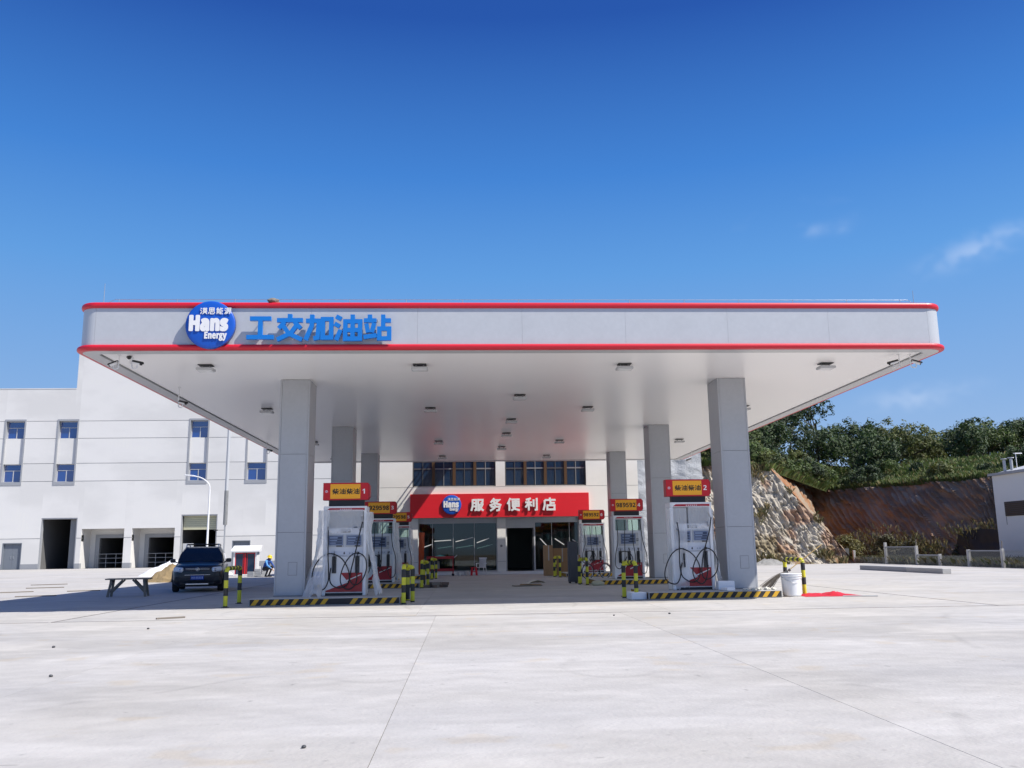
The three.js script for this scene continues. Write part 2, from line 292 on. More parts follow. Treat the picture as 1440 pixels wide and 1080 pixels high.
// ---------------------------------------------------------------- ground
const slabMap = tex(2048, (u, v) => {
  const x = u * 60, y = v * 60;                                    // metres, 60 m tile
  let k = 0.90 + 0.06 * (fbm(x * 0.35, y * 0.7, 5, 0, 31) - 0.5) + 0.09 * (fbm(x * 4, y * 6, 5, 0, 33) - 0.5);
  const sm = fbm(x * 0.22, y * 0.75, 5, 0, 41); k -= 0.045 * smooth(0.54, 0.72, sm);           // long drying smears across
  const w = fbm(x * 0.6, y * 1.6, 4, 0, 47); k += 0.035 * smooth(0.58, 0.75, w);                 // pale cement dust
  const sp = vnoise(x * 9, y * 9, 0, 53); if (sp > 0.975) k -= 0.12;                            // spots
  const c = fbm(x * 0.5, y * 0.5, 3, 0, 61);
  const sc = Math.abs(fbm(x * 0.18 + 3, y * 0.12, 3, 0, 71) - 0.5); k -= 0.05 * smooth(0.012, 0.0, sc) * smooth(0.45, 0.65, fbm(x * 1.2, y * 1.2, 3, 0, 77));  // scuffs
  const mz = y > 30 ? y - 60 : y;                                  // tyre rubber left by a turning truck, and rust coloured drips
  for (const [cx, cz, R] of [[9.6, -5.2, 4.3], [9.6, -5.2, 4.75], [-7.5, -4.0, 7.6], [-7.5, -4.0, 8.1], [13, -13, 5.6]]) { const dd = Math.abs(Math.hypot(x - cx, mz - cz) - R); if (dd < 0.16) k -= 0.055 * smooth(0.16, 0.06, dd) * smooth(0.35, 0.65, fbm(x * 1.1, mz * 1.1, 4, 0, 87)) * (0.6 + 0.4 * Math.sin(Math.atan2(mz - cz, x - cx) * 160)); }
  const st = smooth(0.70, 0.8, fbm(x * 1.7, y * 1.7, 4, 0, 93)) * 0.03;
  return [k * (1.0 + 0.012 * (c - 0.5)), k * 0.995 - st * 0.6, k * (0.985 - 0.03 * (c - 0.5)) - st * 1.5];
}, { repeat: 1 / 60 });
slabMap.wrapS = slabMap.wrapT = THREE.MirroredRepeatWrapping;
const slabBump = tex(1024, (u, v) => 0.6 * fbm(u * 120, v * 120, 3, 120, 81) + 0.4 * fbm(u * 8, v * 20, 4, 4, 83), { srgb: false, repeat: 1 / 4 });
std('slab', { color: lin(0.53, 0.515, 0.50), roughness: 0.88, map: slabMap, bumpMap: slabBump, bumpScale: 0.006 });
std('slabOld', { color: lin(0.53, 0.515, 0.50), roughness: 0.9, map: again(slabMap, 1 / 47), bumpMap: slabBump, bumpScale: 0.006 });
std('jointBase', { color: lin(0.085, 0.08, 0.075), roughness: 1, map: again(dustT, 0.2) });
std('earth', { color: lin(0.20, 0.14, 0.09), roughness: 1, map: again(dustT, 0.15), bumpMap: again(bumpT, 0.3), bumpScale: 0.05 });

const earth = sheet(8, 8, (u, v) => [lerp(-700, 700, u), -0.14, lerp(150, -900, v), u * 1400, v * 1050]);
structure('ground', earth, M.earth, 'bare earth under and beyond the concrete yard');
const yard = new THREE.Group(); yard.name = 'concrete_yard'; scene.add(yard); tag(yard, 'pale new concrete yard laid in large slabs', null, null, 'structure');
structure('joint_filler', [span(-80, 31, -0.13, -0.035, 15, -110)], M.jointBase, null, yard);
function slab(x0, x1, z0, z1, gap = 0.022, m = M.slab) {
  const g = span(x0 + gap / 2, x1 - gap / 2, -0.034, 0, z1 + gap / 2, z0 - gap / 2), p = g.attributes.position, uv = g.attributes.uv;
  for (let i = 0; i < p.count; i++) uv.setXY(i, p.getX(i) + 0.13 * x0, p.getZ(i));
  mesh('slab', g, m, yard);
}
const nearX = [-80, -12.74, -8.71, -4.68, -0.65, 3.38, 31];
for (let i = 0; i < nearX.length - 1; i++) slab(nearX[i], nearX[i + 1], 15, -19.95, i < 3 ? 0.004 : 0.006, M.slab);
const bayX = [-8.8, -1.1, 4.6, 12.0], bayZ = [-20.0, -30.6, -40.6, -52.2];
for (let j = 0; j < 3; j++) {
  for (let i = 0; i < 3; i++) slab(bayX[i], bayX[i + 1], bayZ[j], bayZ[j + 1], 0.008, M.slabOld);
  slab(-80, -8.86, bayZ[j], bayZ[j + 1], 0.02); slab(12.03, 31, bayZ[j], bayZ[j + 1], 0.024);
}
slab(-80, -13.5, -52.2, -97.9, 0.02); slab(-13.5, 31, -52.2, -66.4, 0.02, M.slabOld);
std('sealant', { color: lin(0.15, 0.14, 0.13), roughness: 0.95, map: again(dustT, 0.5) });
mesh('joint_seal', span(-80, -8.9, -0.03, 0.003, -19.99, -19.958), M.sealant, yard); mesh('joint_seal', span(-8.78, 12.0, -0.03, 0.003, -19.99, -19.958), M.sealant, yard); mesh('joint_seal', span(12.04, 31, -0.03, 0.003, -19.99, -19.958), M.sealant, yard);
mesh('joint_seal', span(-8.848, -8.808, -0.03, 0.003, -60, -19.995), M.sealant, yard); mesh('joint_seal', span(12.002, 12.036, -0.03, 0.003, -34, -19.995), M.sealant, yard);
// steel trench covers set in the yard, and small stones
{
  const rnd = mulberry(5);
  const covers = [[-18.5, -41, 1.5], [-15.05, -32.7, 1.3], [-15.1, -36.8, 1.2], [-20.3, -45.4, 1.6], [-17.6, -36.6, 1.2], [-6.5, -20.5, 0.62]];
  const names = ['far left behind the parallel ones', 'nearest the wooden bench', 'beside the wooden bench shadow', 'farthest toward the white warehouse', 'between two others on the left', 'by the joint in front of the islands'];
  covers.forEach(([x, z, l], i) => { const b = mesh('timber_batten', rb(l, 0.035, 0.07, 0.008), M.wood); b.position.set(x, 0.0175, z); b.rotation.y = 0.35 + 0.05 * i; tag(b, 'thin dark batten lying on the concrete, ' + names[i], 'batten', 'battens on the concrete'); });
  const st = [[-1.18, -6.88, 0.017, 'largest, near the bottom edge'], [-6.37, -14.56, 0.024, 'by the left edge, farther one'], [-4.87, -11.12, 0.022, 'by the left edge, nearer one'], [-6.03, -17.73, 0.024, 'left, just in front of the slab joint'], [4.32, -19.2, 0.026, 'in front of the right bollards'], [3.1, -19.0, 0.02, 'midway in front of the joint']];
  st.forEach(([x, z, r, w]) => { const g = new THREE.IcosahedronGeometry(r, 2), p = g.attributes.position; for (let i = 0; i < p.count; i++) { const k = 0.8 + 0.4 * vnoise(p.getX(i) * 40 + 9, p.getY(i) * 40 + p.getZ(i) * 31, 0, 3); p.setXYZ(i, p.getX(i) * k, p.getY(i) * k * 0.7, p.getZ(i) * k); } g.computeVertexNormals(); const m = mesh('stone', g, M.darkGrey); m.position.set(x, r * 0.6, z); m.rotation.y = rnd() * 6; tag(m, 'small dark stone on the concrete, ' + w, 'stone', 'stones on the concrete'); });
}

// ---------------------------------------------------------------- cut hillside on the right
std('cutLit', { color: 0xffffff, vertexColors: true, roughness: 1, bumpMap: again(bumpT, 1.2), bumpScale: 0.06 });
const topH = (x) => (x < 24.4 ? 7.5 + 0.9 * smooth(24.4, 14, x) + 0.5 * (fbm(x * 0.8, 3, 3, 0, 5) - 0.5) : 7.5 * (29.4 - x) / 5.0 + 0.25 * (fbm(x * 1.5, 3, 3, 0, 5) - 0.5));
function groove(a, b, s) { // tooth marks: short tilted gouges broken by noise, 0..1
  const w = a * 1.9 + 1.6 * fbm(a * 0.6, b * 0.9, 4, 0, s), cell = Math.floor(w), r = Math.abs(w - cell - 0.5) * 2, on = smooth(0.35, 0.65, vnoise(cell * 3.1, b * 1.4, 0, s + 9));
  return 0.34 * r * on + 0.42 * fbm(a * 1.4, b * 1.1, 5, 0, s + 5) + 0.34 * Math.abs(fbm(a * 3.1, b * 2.3, 4, 0, s + 7) - 0.5) * 2;
}
function hatch(a, b, s) { // rows of digger tooth marks
  const w = a * 3.0 + 1.1 * fbm(a * 0.5, b * 0.5, 3, 0, s), cell = Math.floor(w), r = Math.abs(w - cell - 0.5) * 2;
  return 0.46 * r * smooth(0.2, 0.75, vnoise(cell * 1.7, b * 1.9 + hash2(cell, 3, s) * 9, 0, s + 3)) + 0.40 * fbm(a * 1.7, b * 1.9, 5, 0, s + 5) + 0.3 * Math.abs(fbm(a * 4, b * 4, 3, 0, s + 8) - 0.5);
}
const mixc = (a, b, t) => a.map((v, i) => lerp(v, b[i], t));
const WHITE = [0.46, 0.415, 0.345], PINK = [0.30, 0.19, 0.125], TAN = [0.24, 0.16, 0.085], STRAW = [0.17, 0.125, 0.045], ORANGE = [0.33, 0.14, 0.055], BROWN = [0.40, 0.245, 0.150], DKBROWN = [0.29, 0.190, 0.125];
const litFace = sheet(280, 130, (u, v) => {
  const x = lerp(15.2, 29.4, u), T = Math.max(0.02, topH(x)), y = v * T, n = groove(x + y * 0.35, y * 0.6, 11);
  const z = -66.5 - 0.42 * y + (n - 0.5) * 0.75 * Math.min(1, y * 1.2 + 0.15) + 0.9 * (fbm(x * 0.35, y * 0.35, 3, 0, 17) - 0.5) + 0.24 * (Math.abs(fbm(x * 3.8, y * 2.9, 4, 0, 18) - 0.5) * 2 - 0.3) - 0.20 * smooth(0.60, 0.74, fbm(x * 4.2 + 7, y * 3.1, 3, 0, 19));
  const q = fbm(x * 0.5 + 4, y * 0.5, 5, 0, 23), white = smooth(0.34, 0.5, q - 0.10 + 0.25 * smooth(20.5, 23.2, x) + 0.18 * smooth(2.2, 4.8, y) - 0.2 * smooth(6.6, 7.6, y) * smooth(23, 20, x));
  let c = mixc(mixc(TAN, PINK, fbm(x, y, 3, 0, 29)), WHITE, white); c = mixc(c, STRAW, 0.75 * smooth(0.5, 0.68, fbm(x * 0.9, y * 1.6, 4, 0, 37)) * smooth(3.6, 1.2, y));
  c = mixc(c, ORANGE, 0.55 * smooth(0.52, 0.66, fbm(x * 0.8, y * 0.8, 3, 0, 43)));
  const k = 0.85 + 0.3 * vnoise(x * 6, y * 6, 0, 3); return [x, y - 0.05, z, x, y, c[0] * k, c[1] * k, c[2] * k];
}, true);
structure('rock_cutting', litFace, M.cutLit, 'pale sunlit rock cutting behind the station');
const endFace = sheet(60, 70, (u, v) => {   // end of the spur, running back
  const x0 = lerp(24.1, 29.4, u), y0 = Math.max(0, topH(x0)), d = v * 22, y = Math.max(-0.05, lerp(y0, 6.9 * (1 - u) * 1.0, v)), n = fbm(x0 * 1.5, d * 1.2, 4, 0, 51);
  const x = x0 + d * lerp(0.53, 0.25, u) + (n - 0.5) * 0.6 * Math.min(1, d), z = -66.55 - 0.42 * y0 - d * 0.92, c = mixc(ORANGE, mixc(WHITE, TAN, 0.6), smooth(0.5, 0.7, n));
  return [x, y + (n - 0.5) * 0.3 * Math.min(1, d) - 0.06, z, x, d, ...c];
}, true);
structure('spur_slope', endFace, M.cutLit, 'orange end slope of the rock spur');
// dark brown face that runs toward the viewer on the right, tooth marks in diagonal rows
const darkTop = [[31.0, -104.2], [43, -70.5], [49, -56], [60, -34]];
const along = (t) => { const s = t * 3, i = Math.min(2, Math.floor(s)), f = s - i; return [lerp(darkTop[i][0], darkTop[i + 1][0], f), lerp(darkTop[i][1], darkTop[i + 1][1], f)]; };
const darkFace = sheet(460, 84, (u, v) => {
  const [tx, tz] = along(u * 0.85), arc = u * 46, y = v * (6.75 + 3.2 * smooth(0.22, 0.0, u) + 0.35 * (fbm(arc * 0.6, 1, 3, 0, 7) - 0.5)), n = hatch(arc * 0.95 + y * 0.62, y * 0.5, 61), k = (1 - v) * 3.7 + (n - 0.45) * 1.3 + 0.8 * (fbm(arc * 0.25, y * 0.3, 2, 0, 67) - 0.5);
  let c = mixc(DKBROWN, BROWN, smooth(0.35, 0.65, fbm(arc * 0.7, y * 0.7, 4, 0, 71))); c = mixc(c, ORANGE, 0.35 * smooth(0.54, 0.74, fbm(arc * 0.4, y * 0.9, 4, 0, 73))); c = mixc(c, [0.36, 0.28, 0.21], 0.7 * smooth(0.5, 0.7, fbm(arc * 1.6, y * 2.2, 4, 0, 75)));
  c = mixc(c, [0.085, 0.075, 0.022], 0.7 * smooth(0.5, 0.64, fbm(arc * 0.5, y * 0.8, 4, 0, 79)) * smooth(3.4, 0.8, y));
  return [tx - 0.91 * k, y - 0.05, tz + 0.41 * k, arc, y, ...c];
}, true);
structure('earth_cutting', darkFace, M.cutLit, 'dark brown earth cutting with diagonal digger marks');
// hill above the cuttings
const EDGE = [[5, -70.6, 8.8, -0.1, -1], [9, -70.6, 8.6, 0, -1], [16, -69.9, 8.1, 0, -1], [24.3, -69.6, 7.35, 0.15, -1], [36.6, -88.5, 6.75, 0.55, -0.83], [43, -70.5, 6.65, 0.91, -0.41], [49, -56, 6.5, 0.91, -0.41], [60, -34, 6.5, 0.91, -0.41]];
const RISE = [[0, 0], [2, 0.35], [6, 1.5], [12, 2.7], [20, 3.6], [34, 4.4], [60, 5.2], [110, 6]];
const edgeAt = (t) => { const s = Math.min(EDGE.length - 1.0001, t), i = Math.floor(s), f = s - i; return EDGE[i].map((v, k) => lerp(v, EDGE[i + 1][k], f)); };
const riseAt = (d) => { let i = 0; while (i < RISE.length - 2 && d > RISE[i + 1][0]) i++; return lerp(RISE[i][1], RISE[i + 1][1], (d - RISE[i][0]) / (RISE[i + 1][0] - RISE[i][0])); };
function hillPoint(t, d) { const e = edgeAt(t); const x = e[0] + e[3] * d, z = e[1] + e[4] * d; return [x, e[2] + riseAt(d) + 0.5 * (fbm(x * 0.2, z * 0.2, 3, 0, 91) - 0.5) * Math.min(1, d / 3), z]; }
const hill = sheet(90, 40, (u, v) => { const d = 110 * v * v, q = hillPoint(u * 7, d), n = fbm(q[0] * 0.5, q[2] * 0.5, 3, 0, 97), c = mixc([0.05, 0.055, 0.018], [0.12, 0.085, 0.03], n); return [q[0], q[1] - 0.08, q[2], q[0], q[2], ...c]; }, true);
structure('hillside', hill, M.cutLit, 'overgrown hillside above the cuttings');
// ---------------------------------------------------------------- canopy
const H = 6.28, F = 1.22, CX0 = -9.47, CX1 = 12.34, CZ0 = -21.49, CZ1 = -50.03, CR = 0.46;
const rrect = (inset, r, y, n = 10) => {   // rounded rectangle in plan, [x, z] list
  const x0 = CX0 + inset, x1 = CX1 - inset, z0 = CZ0 - inset, z1 = CZ1 + inset, out = [];
  for (const [cx, cz, a0] of [[x1 - r, z0 - r, 0], [x0 + r, z0 - r, 90], [x0 + r, z1 + r, 180], [x1 - r, z1 + r, 270]]) for (let k = 0; k <= n; k++) { const a = (a0 + 90 * k / n) * Math.PI / 180; out.push([cx + r * Math.cos(a), cz + r * Math.sin(a)]); }
  return out;
};
const plate = (pts, y0, y1, holes) => { const g = extrude(pts.map(([x, z]) => [x, -z]), y1 - y0, 0, holes?.map((h) => h.map(([x, z]) => [x, -z]))); g.rotateX(-Math.PI / 2); g.translate(0, y0, 0); const p = g.attributes.position, uv = g.attributes.uv; for (let i = 0; i < p.count; i++) uv.setXY(i, p.getX(i), p.getZ(i)); return g; };
const canopy = thing('canopy', 'wide flat white station canopy with red edge bands on six columns', 'canopy', [0, 0, 0]);
mesh('soffit', plate(rrect(0.44, 0.12), H + 0.035, H + 0.09), M.soffit, canopy);
mesh('soffit_border', plate(rrect(0.05, CR - 0.05), H, H + 0.06, [rrect(0.40, 0.14).reverse()]), M.alu, canopy);
mesh('roof_deck', plate(rrect(0.16, CR - 0.16), H + 0.7, H + 0.95), M.galv, canopy);
mesh('gap_backing', plate(rrect(0.2, CR - 0.2), H + 0.12, H + 0.16), M.black, canopy);
function edgeLoop(inset, r, n = 10) { return rrect(inset, r, 0, n); }
function bandGeo(profile) {   // profile [[inset, y], ...] closed, swept round the edge
  const n = 12, rings = profile.map(([ins, y]) => rrect(ins, Math.max(0.05, CR - ins), y, n).map(([x, z]) => [x, y, z])), N = rings[0].length, P = profile.length, pos = [], idx = [], uv = [];
  let len = 0;
  for (let i = 0; i <= N; i++) { const j = i % N; if (i) len += Math.hypot(rings[0][j][0] - rings[0][i - 1][0], rings[0][j][2] - rings[0][i - 1][2]); for (let k = 0; k <= P; k++) { pos.push(...rings[k % P][j]); uv.push(len, k * 0.1); } }
  for (let i = 0; i < N; i++) for (let k = 0; k < P; k++) { const a = i * (P + 1) + k, b = a + P + 1; idx.push(a, b, a + 1, b, b + 1, a + 1); }
  const g = new THREE.BufferGeometry(); g.setAttribute('position', new THREE.Float32BufferAttribute(pos, 3)); g.setAttribute('uv', new THREE.Float32BufferAttribute(uv, 2)); g.setIndex(idx);
  const f = g.toNonIndexed(); f.computeVertexNormals(); return f;
}
const pipeProfile = (y0, y1, out) => { const m = (y0 + y1) / 2, h = (y1 - y0) / 2, q = []; for (let k = 0; k <= 8; k++) { const a = -Math.PI / 2 + Math.PI * k / 8; q.push([0.02 - out * Math.cos(a) ** 0.6, m + h * Math.sin(a)]); } q.push([0.15, y1], [0.15, y0]); return q; };
mesh('lower_red_band', bandGeo(pipeProfile(H + 0.004, H + 0.145, 0.11)), M.red, canopy);
mesh('upper_red_band', bandGeo(pipeProfile(H + 1.07, H + 1.215, 0.07)), M.red, canopy);
// fascia panels, each its own sheet with an open joint
{
  const y0 = H + 0.146, y1 = H + 1.069, T = 0.045, G = 0.003;
  mesh('fascia_backing', bandGeo([[0.062, H + 0.12], [0.1, H + 0.12], [0.1, H + 1.08], [0.062, H + 1.08]]), M.alu, canopy);
  const straight = (a, b, fixed, dir) => { const n = Math.round(Math.abs(b - a) / 2.5), s = (b - a) / n; for (let i = 0; i < n; i++) { const p = Math.min(a + i * s, a + (i + 1) * s) + G / 2, q = Math.max(a + i * s, a + (i + 1) * s) - G / 2; const g = dir === 'x' ? span(p, q, y0, y1, fixed - T / 2, fixed + T / 2) : span(fixed - T / 2, fixed + T / 2, y0, y1, p, q); mesh('fascia_panel', g, M.alu, canopy); } };
  straight(CX0 + CR, CX1 - CR, CZ0 - 0.03, 'x'); straight(CX0 + CR, CX1 - CR, CZ1 + 0.03, 'x'); straight(CZ0 - CR, CZ1 + CR, CX0 + 0.03, 'z'); straight(CZ0 - CR, CZ1 + CR, CX1 - 0.03, 'z');
  const arc = (cx, cz, a0) => { const out = [], inn = []; for (let k = 0; k <= 14; k++) { const a = (a0 + 0.3 + 89.4 * k / 14) * Math.PI / 180; out.push([cx + (CR - 0.03 + T / 2) * Math.cos(a), cz + (CR - 0.03 + T / 2) * Math.sin(a)]); inn.push([cx + (CR - 0.03 - T / 2) * Math.cos(a), cz + (CR - 0.03 - T / 2) * Math.sin(a)]); } mesh('fascia_panel', plate([...out, ...inn.reverse()], y0, y1), M.alu, canopy); };
  arc(CX1 - CR, CZ0 - CR, 0); arc(CX0 + CR, CZ0 - CR, 90); arc(CX0 + CR, CZ1 + CR, 180); arc(CX1 - CR, CZ1 + CR, 270);
}
// safety wire and lightning rods on the roof edge
{
  const t = H + F, rail = thing('roof_wire', 'thin wire on short posts along the canopy roof edge', 'wire', [0, t - 0.006, 0]);
  const ins = 0.22, c = [[CX0 + ins + 0.6, CZ0 - ins], [CX1 - ins - 0.6, CZ0 - ins], [CX1 - ins, CZ0 - ins - 0.6], [CX1 - ins, CZ1 + ins], [CX0 + ins, CZ1 + ins], [CX0 + ins, CZ0 - ins - 0.6]];
  mesh('wire', sweep([...c, c[0]].map(([x, z]) => V(x, 0.14, z)), 0.006, 5), M.steel, rail);
  for (let x = CX0 + 0.9; x < CX1 - 0.8; x += 1.42) mesh('wire_post', [bar([x, -0.16, CZ0 - ins], [x, 0.15, CZ0 - ins], 0.008, 5), bx(0.05, 0.012, 0.05, x, 0.01, CZ0 - ins)], M.steel, rail);
  for (let z = CZ0 - 1.8; z > CZ1 + 0.5; z -= 2.4) for (const x of [CX0 + ins, CX1 - ins]) mesh('wire_post', bar([x, -0.16, z], [x, 0.15, z], 0.008, 5), M.steel, rail);
  const supp = mesh('upstand', bandGeo([[0.20, -0.26], [0.26, -0.26], [0.26, -0.004], [0.20, -0.004]]), M.galv, rail);
  for (const [x, z, w, h] of [[-9.18, -22.3, 'left', 0.72], [12.02, -22.35, 'right', 0.58]]) { const r = thing('lightning_rod', `slim upright lightning rod on the ${w} front corner of the canopy roof`, 'rod', [x, t - 0.27, z], 0, 'lightning rods'); mesh('rod', bar([0, 0, 0], [0, h + 0.27, 0], 0.013, 6, 0.007), M.steel, r); mesh('base', lathe([[0, 0], [0.05, 0], [0.05, 0.04], [0.02, 0.09], [0, 0.09]], 10), M.steel, r); }
  const bag = new THREE.IcosahedronGeometry(0.14, 3), p = bag.attributes.position; for (let i = 0; i < p.count; i++) { const k = 0.7 + 0.6 * vnoise(p.getX(i) * 14 + 5, p.getY(i) * 14 + p.getZ(i) * 9, 0, 2); p.setXYZ(i, p.getX(i) * k * 1.2, p.getY(i) * k * 0.6, p.getZ(i) * k); } bag.computeVertexNormals();
  const b = mesh('debris_bundle', bag, M.wood); b.position.set(-4.75, t + 0.055, CZ0 - 0.1); tag(b, 'small dark bundle left on the canopy roof edge above the blue characters', 'bundle');
}
// ---------------------------------------------------------------- canopy lettering
function logoDisc(name, label, pos, R, thick, small) {
  const s = thing(name, label, 'sign', pos), disc = [];
  const prof = [[0, thick + R * 0.06], [R * 0.5, thick + R * 0.05], [R * 0.85, thick + R * 0.025], [R * 0.97, thick], [R, thick - R * 0.02], [R, 0], [0, 0]];
  const g = lathe(prof.reverse(), 48); g.rotateX(Math.PI / 2); mesh('disc', g, M.discBlue, s);
  const zt = thick + R * 0.062;
  const hans = textGeo('Hans', R * 1.12, 0.012, { sx: 0.80, fat: 18 }); hans.translate(-0.04 * R, -0.30 * R, zt); mesh('lettering', hans, M.white, s);
  const en = textGeo('Energy', R * 0.52, 0.012, { sx: 0.72, fat: 9 }); en.translate(0.26 * R, -0.70 * R, zt); mesh('lettering', en, M.white, s);
  ['han', 'si', 'neng', 'yuan'].forEach((k, i) => { const c = glyphGeo(k, R * 0.32, 0.012, 11); c.translate(-0.42 * R + i * 0.325 * R, 0.40 * R, zt); mesh('character', c, M.white, s); });
  return s;
}
logoDisc('round_sign', 'round blue sign disc with white lettering on the canopy front', [-6.2, 6.885, -21.44], 0.595, 0.13);
{
  const s = thing('raised_letter_sign', 'five raised blue characters on the canopy front beside the blue disc', 'sign', [-5.37, 6.42, -21.49]);
  ['gong', 'jiao', 'jia', 'you', 'zhan'].forEach((k, i) => { const x = i * 0.71, g = glyphGeo(k, 0.77, 0.09, 15); g.translate(x, 0.0, 0.12); mesh('character', g, M.letterBlue, s); mesh('standoff', [bar([x + 0.37, 0.2, 0.0], [x + 0.37, 0.2, 0.125], 0.012, 6), bar([x + 0.37, 0.6, 0.0], [x + 0.37, 0.6, 0.125], 0.012, 6)], M.steel, s); });
}
// ---------------------------------------------------------------- columns
const ZC = -25.46, SZ = 10.02, XL = -4.89, XR = 7.89, CW = 0.84, CD = 1.08;
{
  const rows = ['front', 'middle', 'rear'];
  const make = () => {
    const c = thing('canopy_column', '', 'column', [0, 0, 0], 0, 'columns carrying the canopy'), ys = [0.205, 1.95, 4.15, H + 0.03], r = 0.05, g = 0.009;
    mesh('core', span(-CW / 2 + 0.03, CW / 2 - 0.03, 0.2, H + 0.034, -CD / 2 + 0.03, CD / 2 - 0.03), M.darkGrey, c);
    for (let k = 0; k < 3; k++) {
      const y0 = ys[k] + g / 2, y1 = ys[k + 1] - g / 2;
      for (const s of [-1, 1]) {
        mesh('cladding_panel', span(-CW / 2 + r, CW / 2 - r, y0, y1, s * (CD / 2 - 0.03), s * CD / 2), M.columnPanel, c);
        mesh('cladding_panel', span(Math.min(s * (CW / 2 - 0.03), s * CW / 2), Math.max(s * (CW / 2 - 0.03), s * CW / 2), y0, y1, -CD / 2 + r, CD / 2 - r), M.columnPanel, c);
      }
    }
    for (const sx of [-1, 1]) for (const sz of [-1, 1]) mesh('corner_trim', span(sx < 0 ? -CW / 2 - 0.002 : CW / 2 - r + 0.006, sx < 0 ? -CW / 2 + r - 0.006 : CW / 2 + 0.002, 0.203, H + 0.032, sz < 0 ? -CD / 2 - 0.002 : CD / 2 - r + 0.006, sz < 0 ? -CD / 2 + r - 0.006 : CD / 2 + 0.002), M.columnPanel, c);
    const door = mesh('inspection_hatch', [span(-0.04, 0.19, 0.78, 1.12, CD / 2, CD / 2 + 0.008)], M.columnPanel, c);
    mesh('hatch_seam', [span(-0.052, 0.202, 0.768, 1.132, CD / 2 - 0.001, CD / 2 + 0.003)], M.midGrey, door);
    mesh('skirting', span(-CW / 2 - 0.012, CW / 2 + 0.012, 0.2, 0.23, -CD / 2 - 0.012, CD / 2 + 0.012), M.midGrey, c);
    return c;
  };
  const c0 = make();
  [[XL, 'left'], [XR, 'right']].forEach(([x, w], i) => rows.forEach((r, k) => { const label = `grey panelled canopy column, ${r} one of the ${w} row`, z = ZC - CD / 2 - k * SZ; if (!i && !k) { c0.position.set(x, 0, z); c0.userData.label = label; } else clone(c0, label, [x, 0, z]); }));
}
// ---------------------------------------------------------------- canopy lamps
std('lampGlass', { color: lin(0.72, 0.73, 0.74), roughness: 0.25 });
{
  const l = thing('canopy_light', '', 'light', [0, 0, 0], 0, 'square lights under the canopy');
  mesh('mounting_plate', rb(0.36, 0.02, 0.30, 0.008, 0, 0.022, 0), M.darkGrey, l);
  mesh('stem', [bar([-0.1, -0.06, 0], [-0.1, 0.02, 0], 0.02, 8), bar([0.1, -0.06, 0], [0.1, 0.02, 0], 0.02, 8)], M.galv, l);
  mesh('housing', rb(0.44, 0.075, 0.34, 0.022, 0, -0.09, 0), M.lightGrey, l);
  mesh('lens', rb(0.37, 0.012, 0.27, 0.005, 0, -0.131, 0), M.lampGlass, l);
  const xs = [-6.86, -1.21, 4.33, 9.92], spots = [];
  [-23.4, -30.75, -40.4, -47.0].forEach((z, j) => xs.forEach((x, i) => spots.push([x, z, ['leftmost', 'left middle', 'right middle', 'rightmost'][i] + ' lamp in the ' + ['first', 'second', 'third', 'last'][j] + ' row across'])));
  [-28.2, -33.6, -37.75, -42.9].forEach((z, j) => spots.push([1.77, z, ['nearest', 'second', 'third', 'farthest'][j] + ' lamp of the centre line']));
  spots.forEach(([x, z, w], i) => { const label = 'square light under the canopy, ' + w; if (!i) { l.position.set(x, H, z); l.userData.label = label; } else clone(l, label, [x, H, z]); });
}
// ---------------------------------------------------------------- security cameras
{
  const cams = [[-8.62, -22.1, -1.9, 'left front corner, pointing left'], [-8.30, -22.1, 1.3, 'left front corner, pointing right'], [-8.46, -22.5, 0.1, 'left front corner, facing the viewer'], [-8.55, -26.6, 1.2, 'left edge, nearer one'], [-9.0, -40.6, 1.1, 'far along the left edge'], [11.42, -22.25, -1.7, 'right front corner, pointing left'], [11.72, -22.25, 1.6, 'right front corner, pointing right'], [11.75, -45.4, -1.5, 'far along the right edge']];
  const drop = [0.36, 0.36, 0.16, 0.62, 0.5, 0.36, 0.36, 0.62];
  cams.forEach(([x, z, a, w], i) => {
    const c = thing('security_camera', 'white camera on a hooked bracket under the canopy, ' + w, 'camera', [x, H + (i === 0 || i === 1 || i === 5 || i === 6 || i === 2 ? 0.036 : 0.036), z], 0, 'security cameras under the canopy'), d = drop[i], s = 0.07;
    const ca = Math.cos(a - Math.PI / 2), sa = -Math.sin(a - Math.PI / 2), at = (r, y) => V(ca * r, y, sa * r);
    mesh('bracket', [sweep(bendPipe([[0, 0, 0], [0, -d, 0], at(0.15, -d).toArray(), at(0.15, -d + 0.1).toArray()], 0, 0.07), 0.014, 7), bx(0.08, 0.012, 0.08, 0, -0.006, 0)], M.white, c);
    const body = new THREE.CylinderGeometry(0.042, 0.046, 0.2, 12); body.rotateZ(Math.PI / 2); const hood = sheet(8, 2, (u, v) => [lerp(-0.12, 0.15, v), 0.055 * Math.sin(u * Math.PI), 0.058 * Math.cos(u * Math.PI)]);
    const turn = new THREE.Matrix4().makeTranslation(ca * 0.15, -d + 0.14, sa * 0.15).multiply(new THREE.Matrix4().makeRotationY(a - Math.PI / 2)).multiply(new THREE.Matrix4().makeRotationZ(-0.25));
    const lens = new THREE.CylinderGeometry(0.044, 0.044, 0.03, 12); lens.rotateZ(Math.PI / 2); lens.translate(0.112, 0, 0);
    for (const [n, g, m] of [['body', body, M.white], ['sun_hood', hood, M.black], ['lens', lens, M.black]]) { g.applyMatrix4(turn); mesh(n, g, m, c); }
  });
}
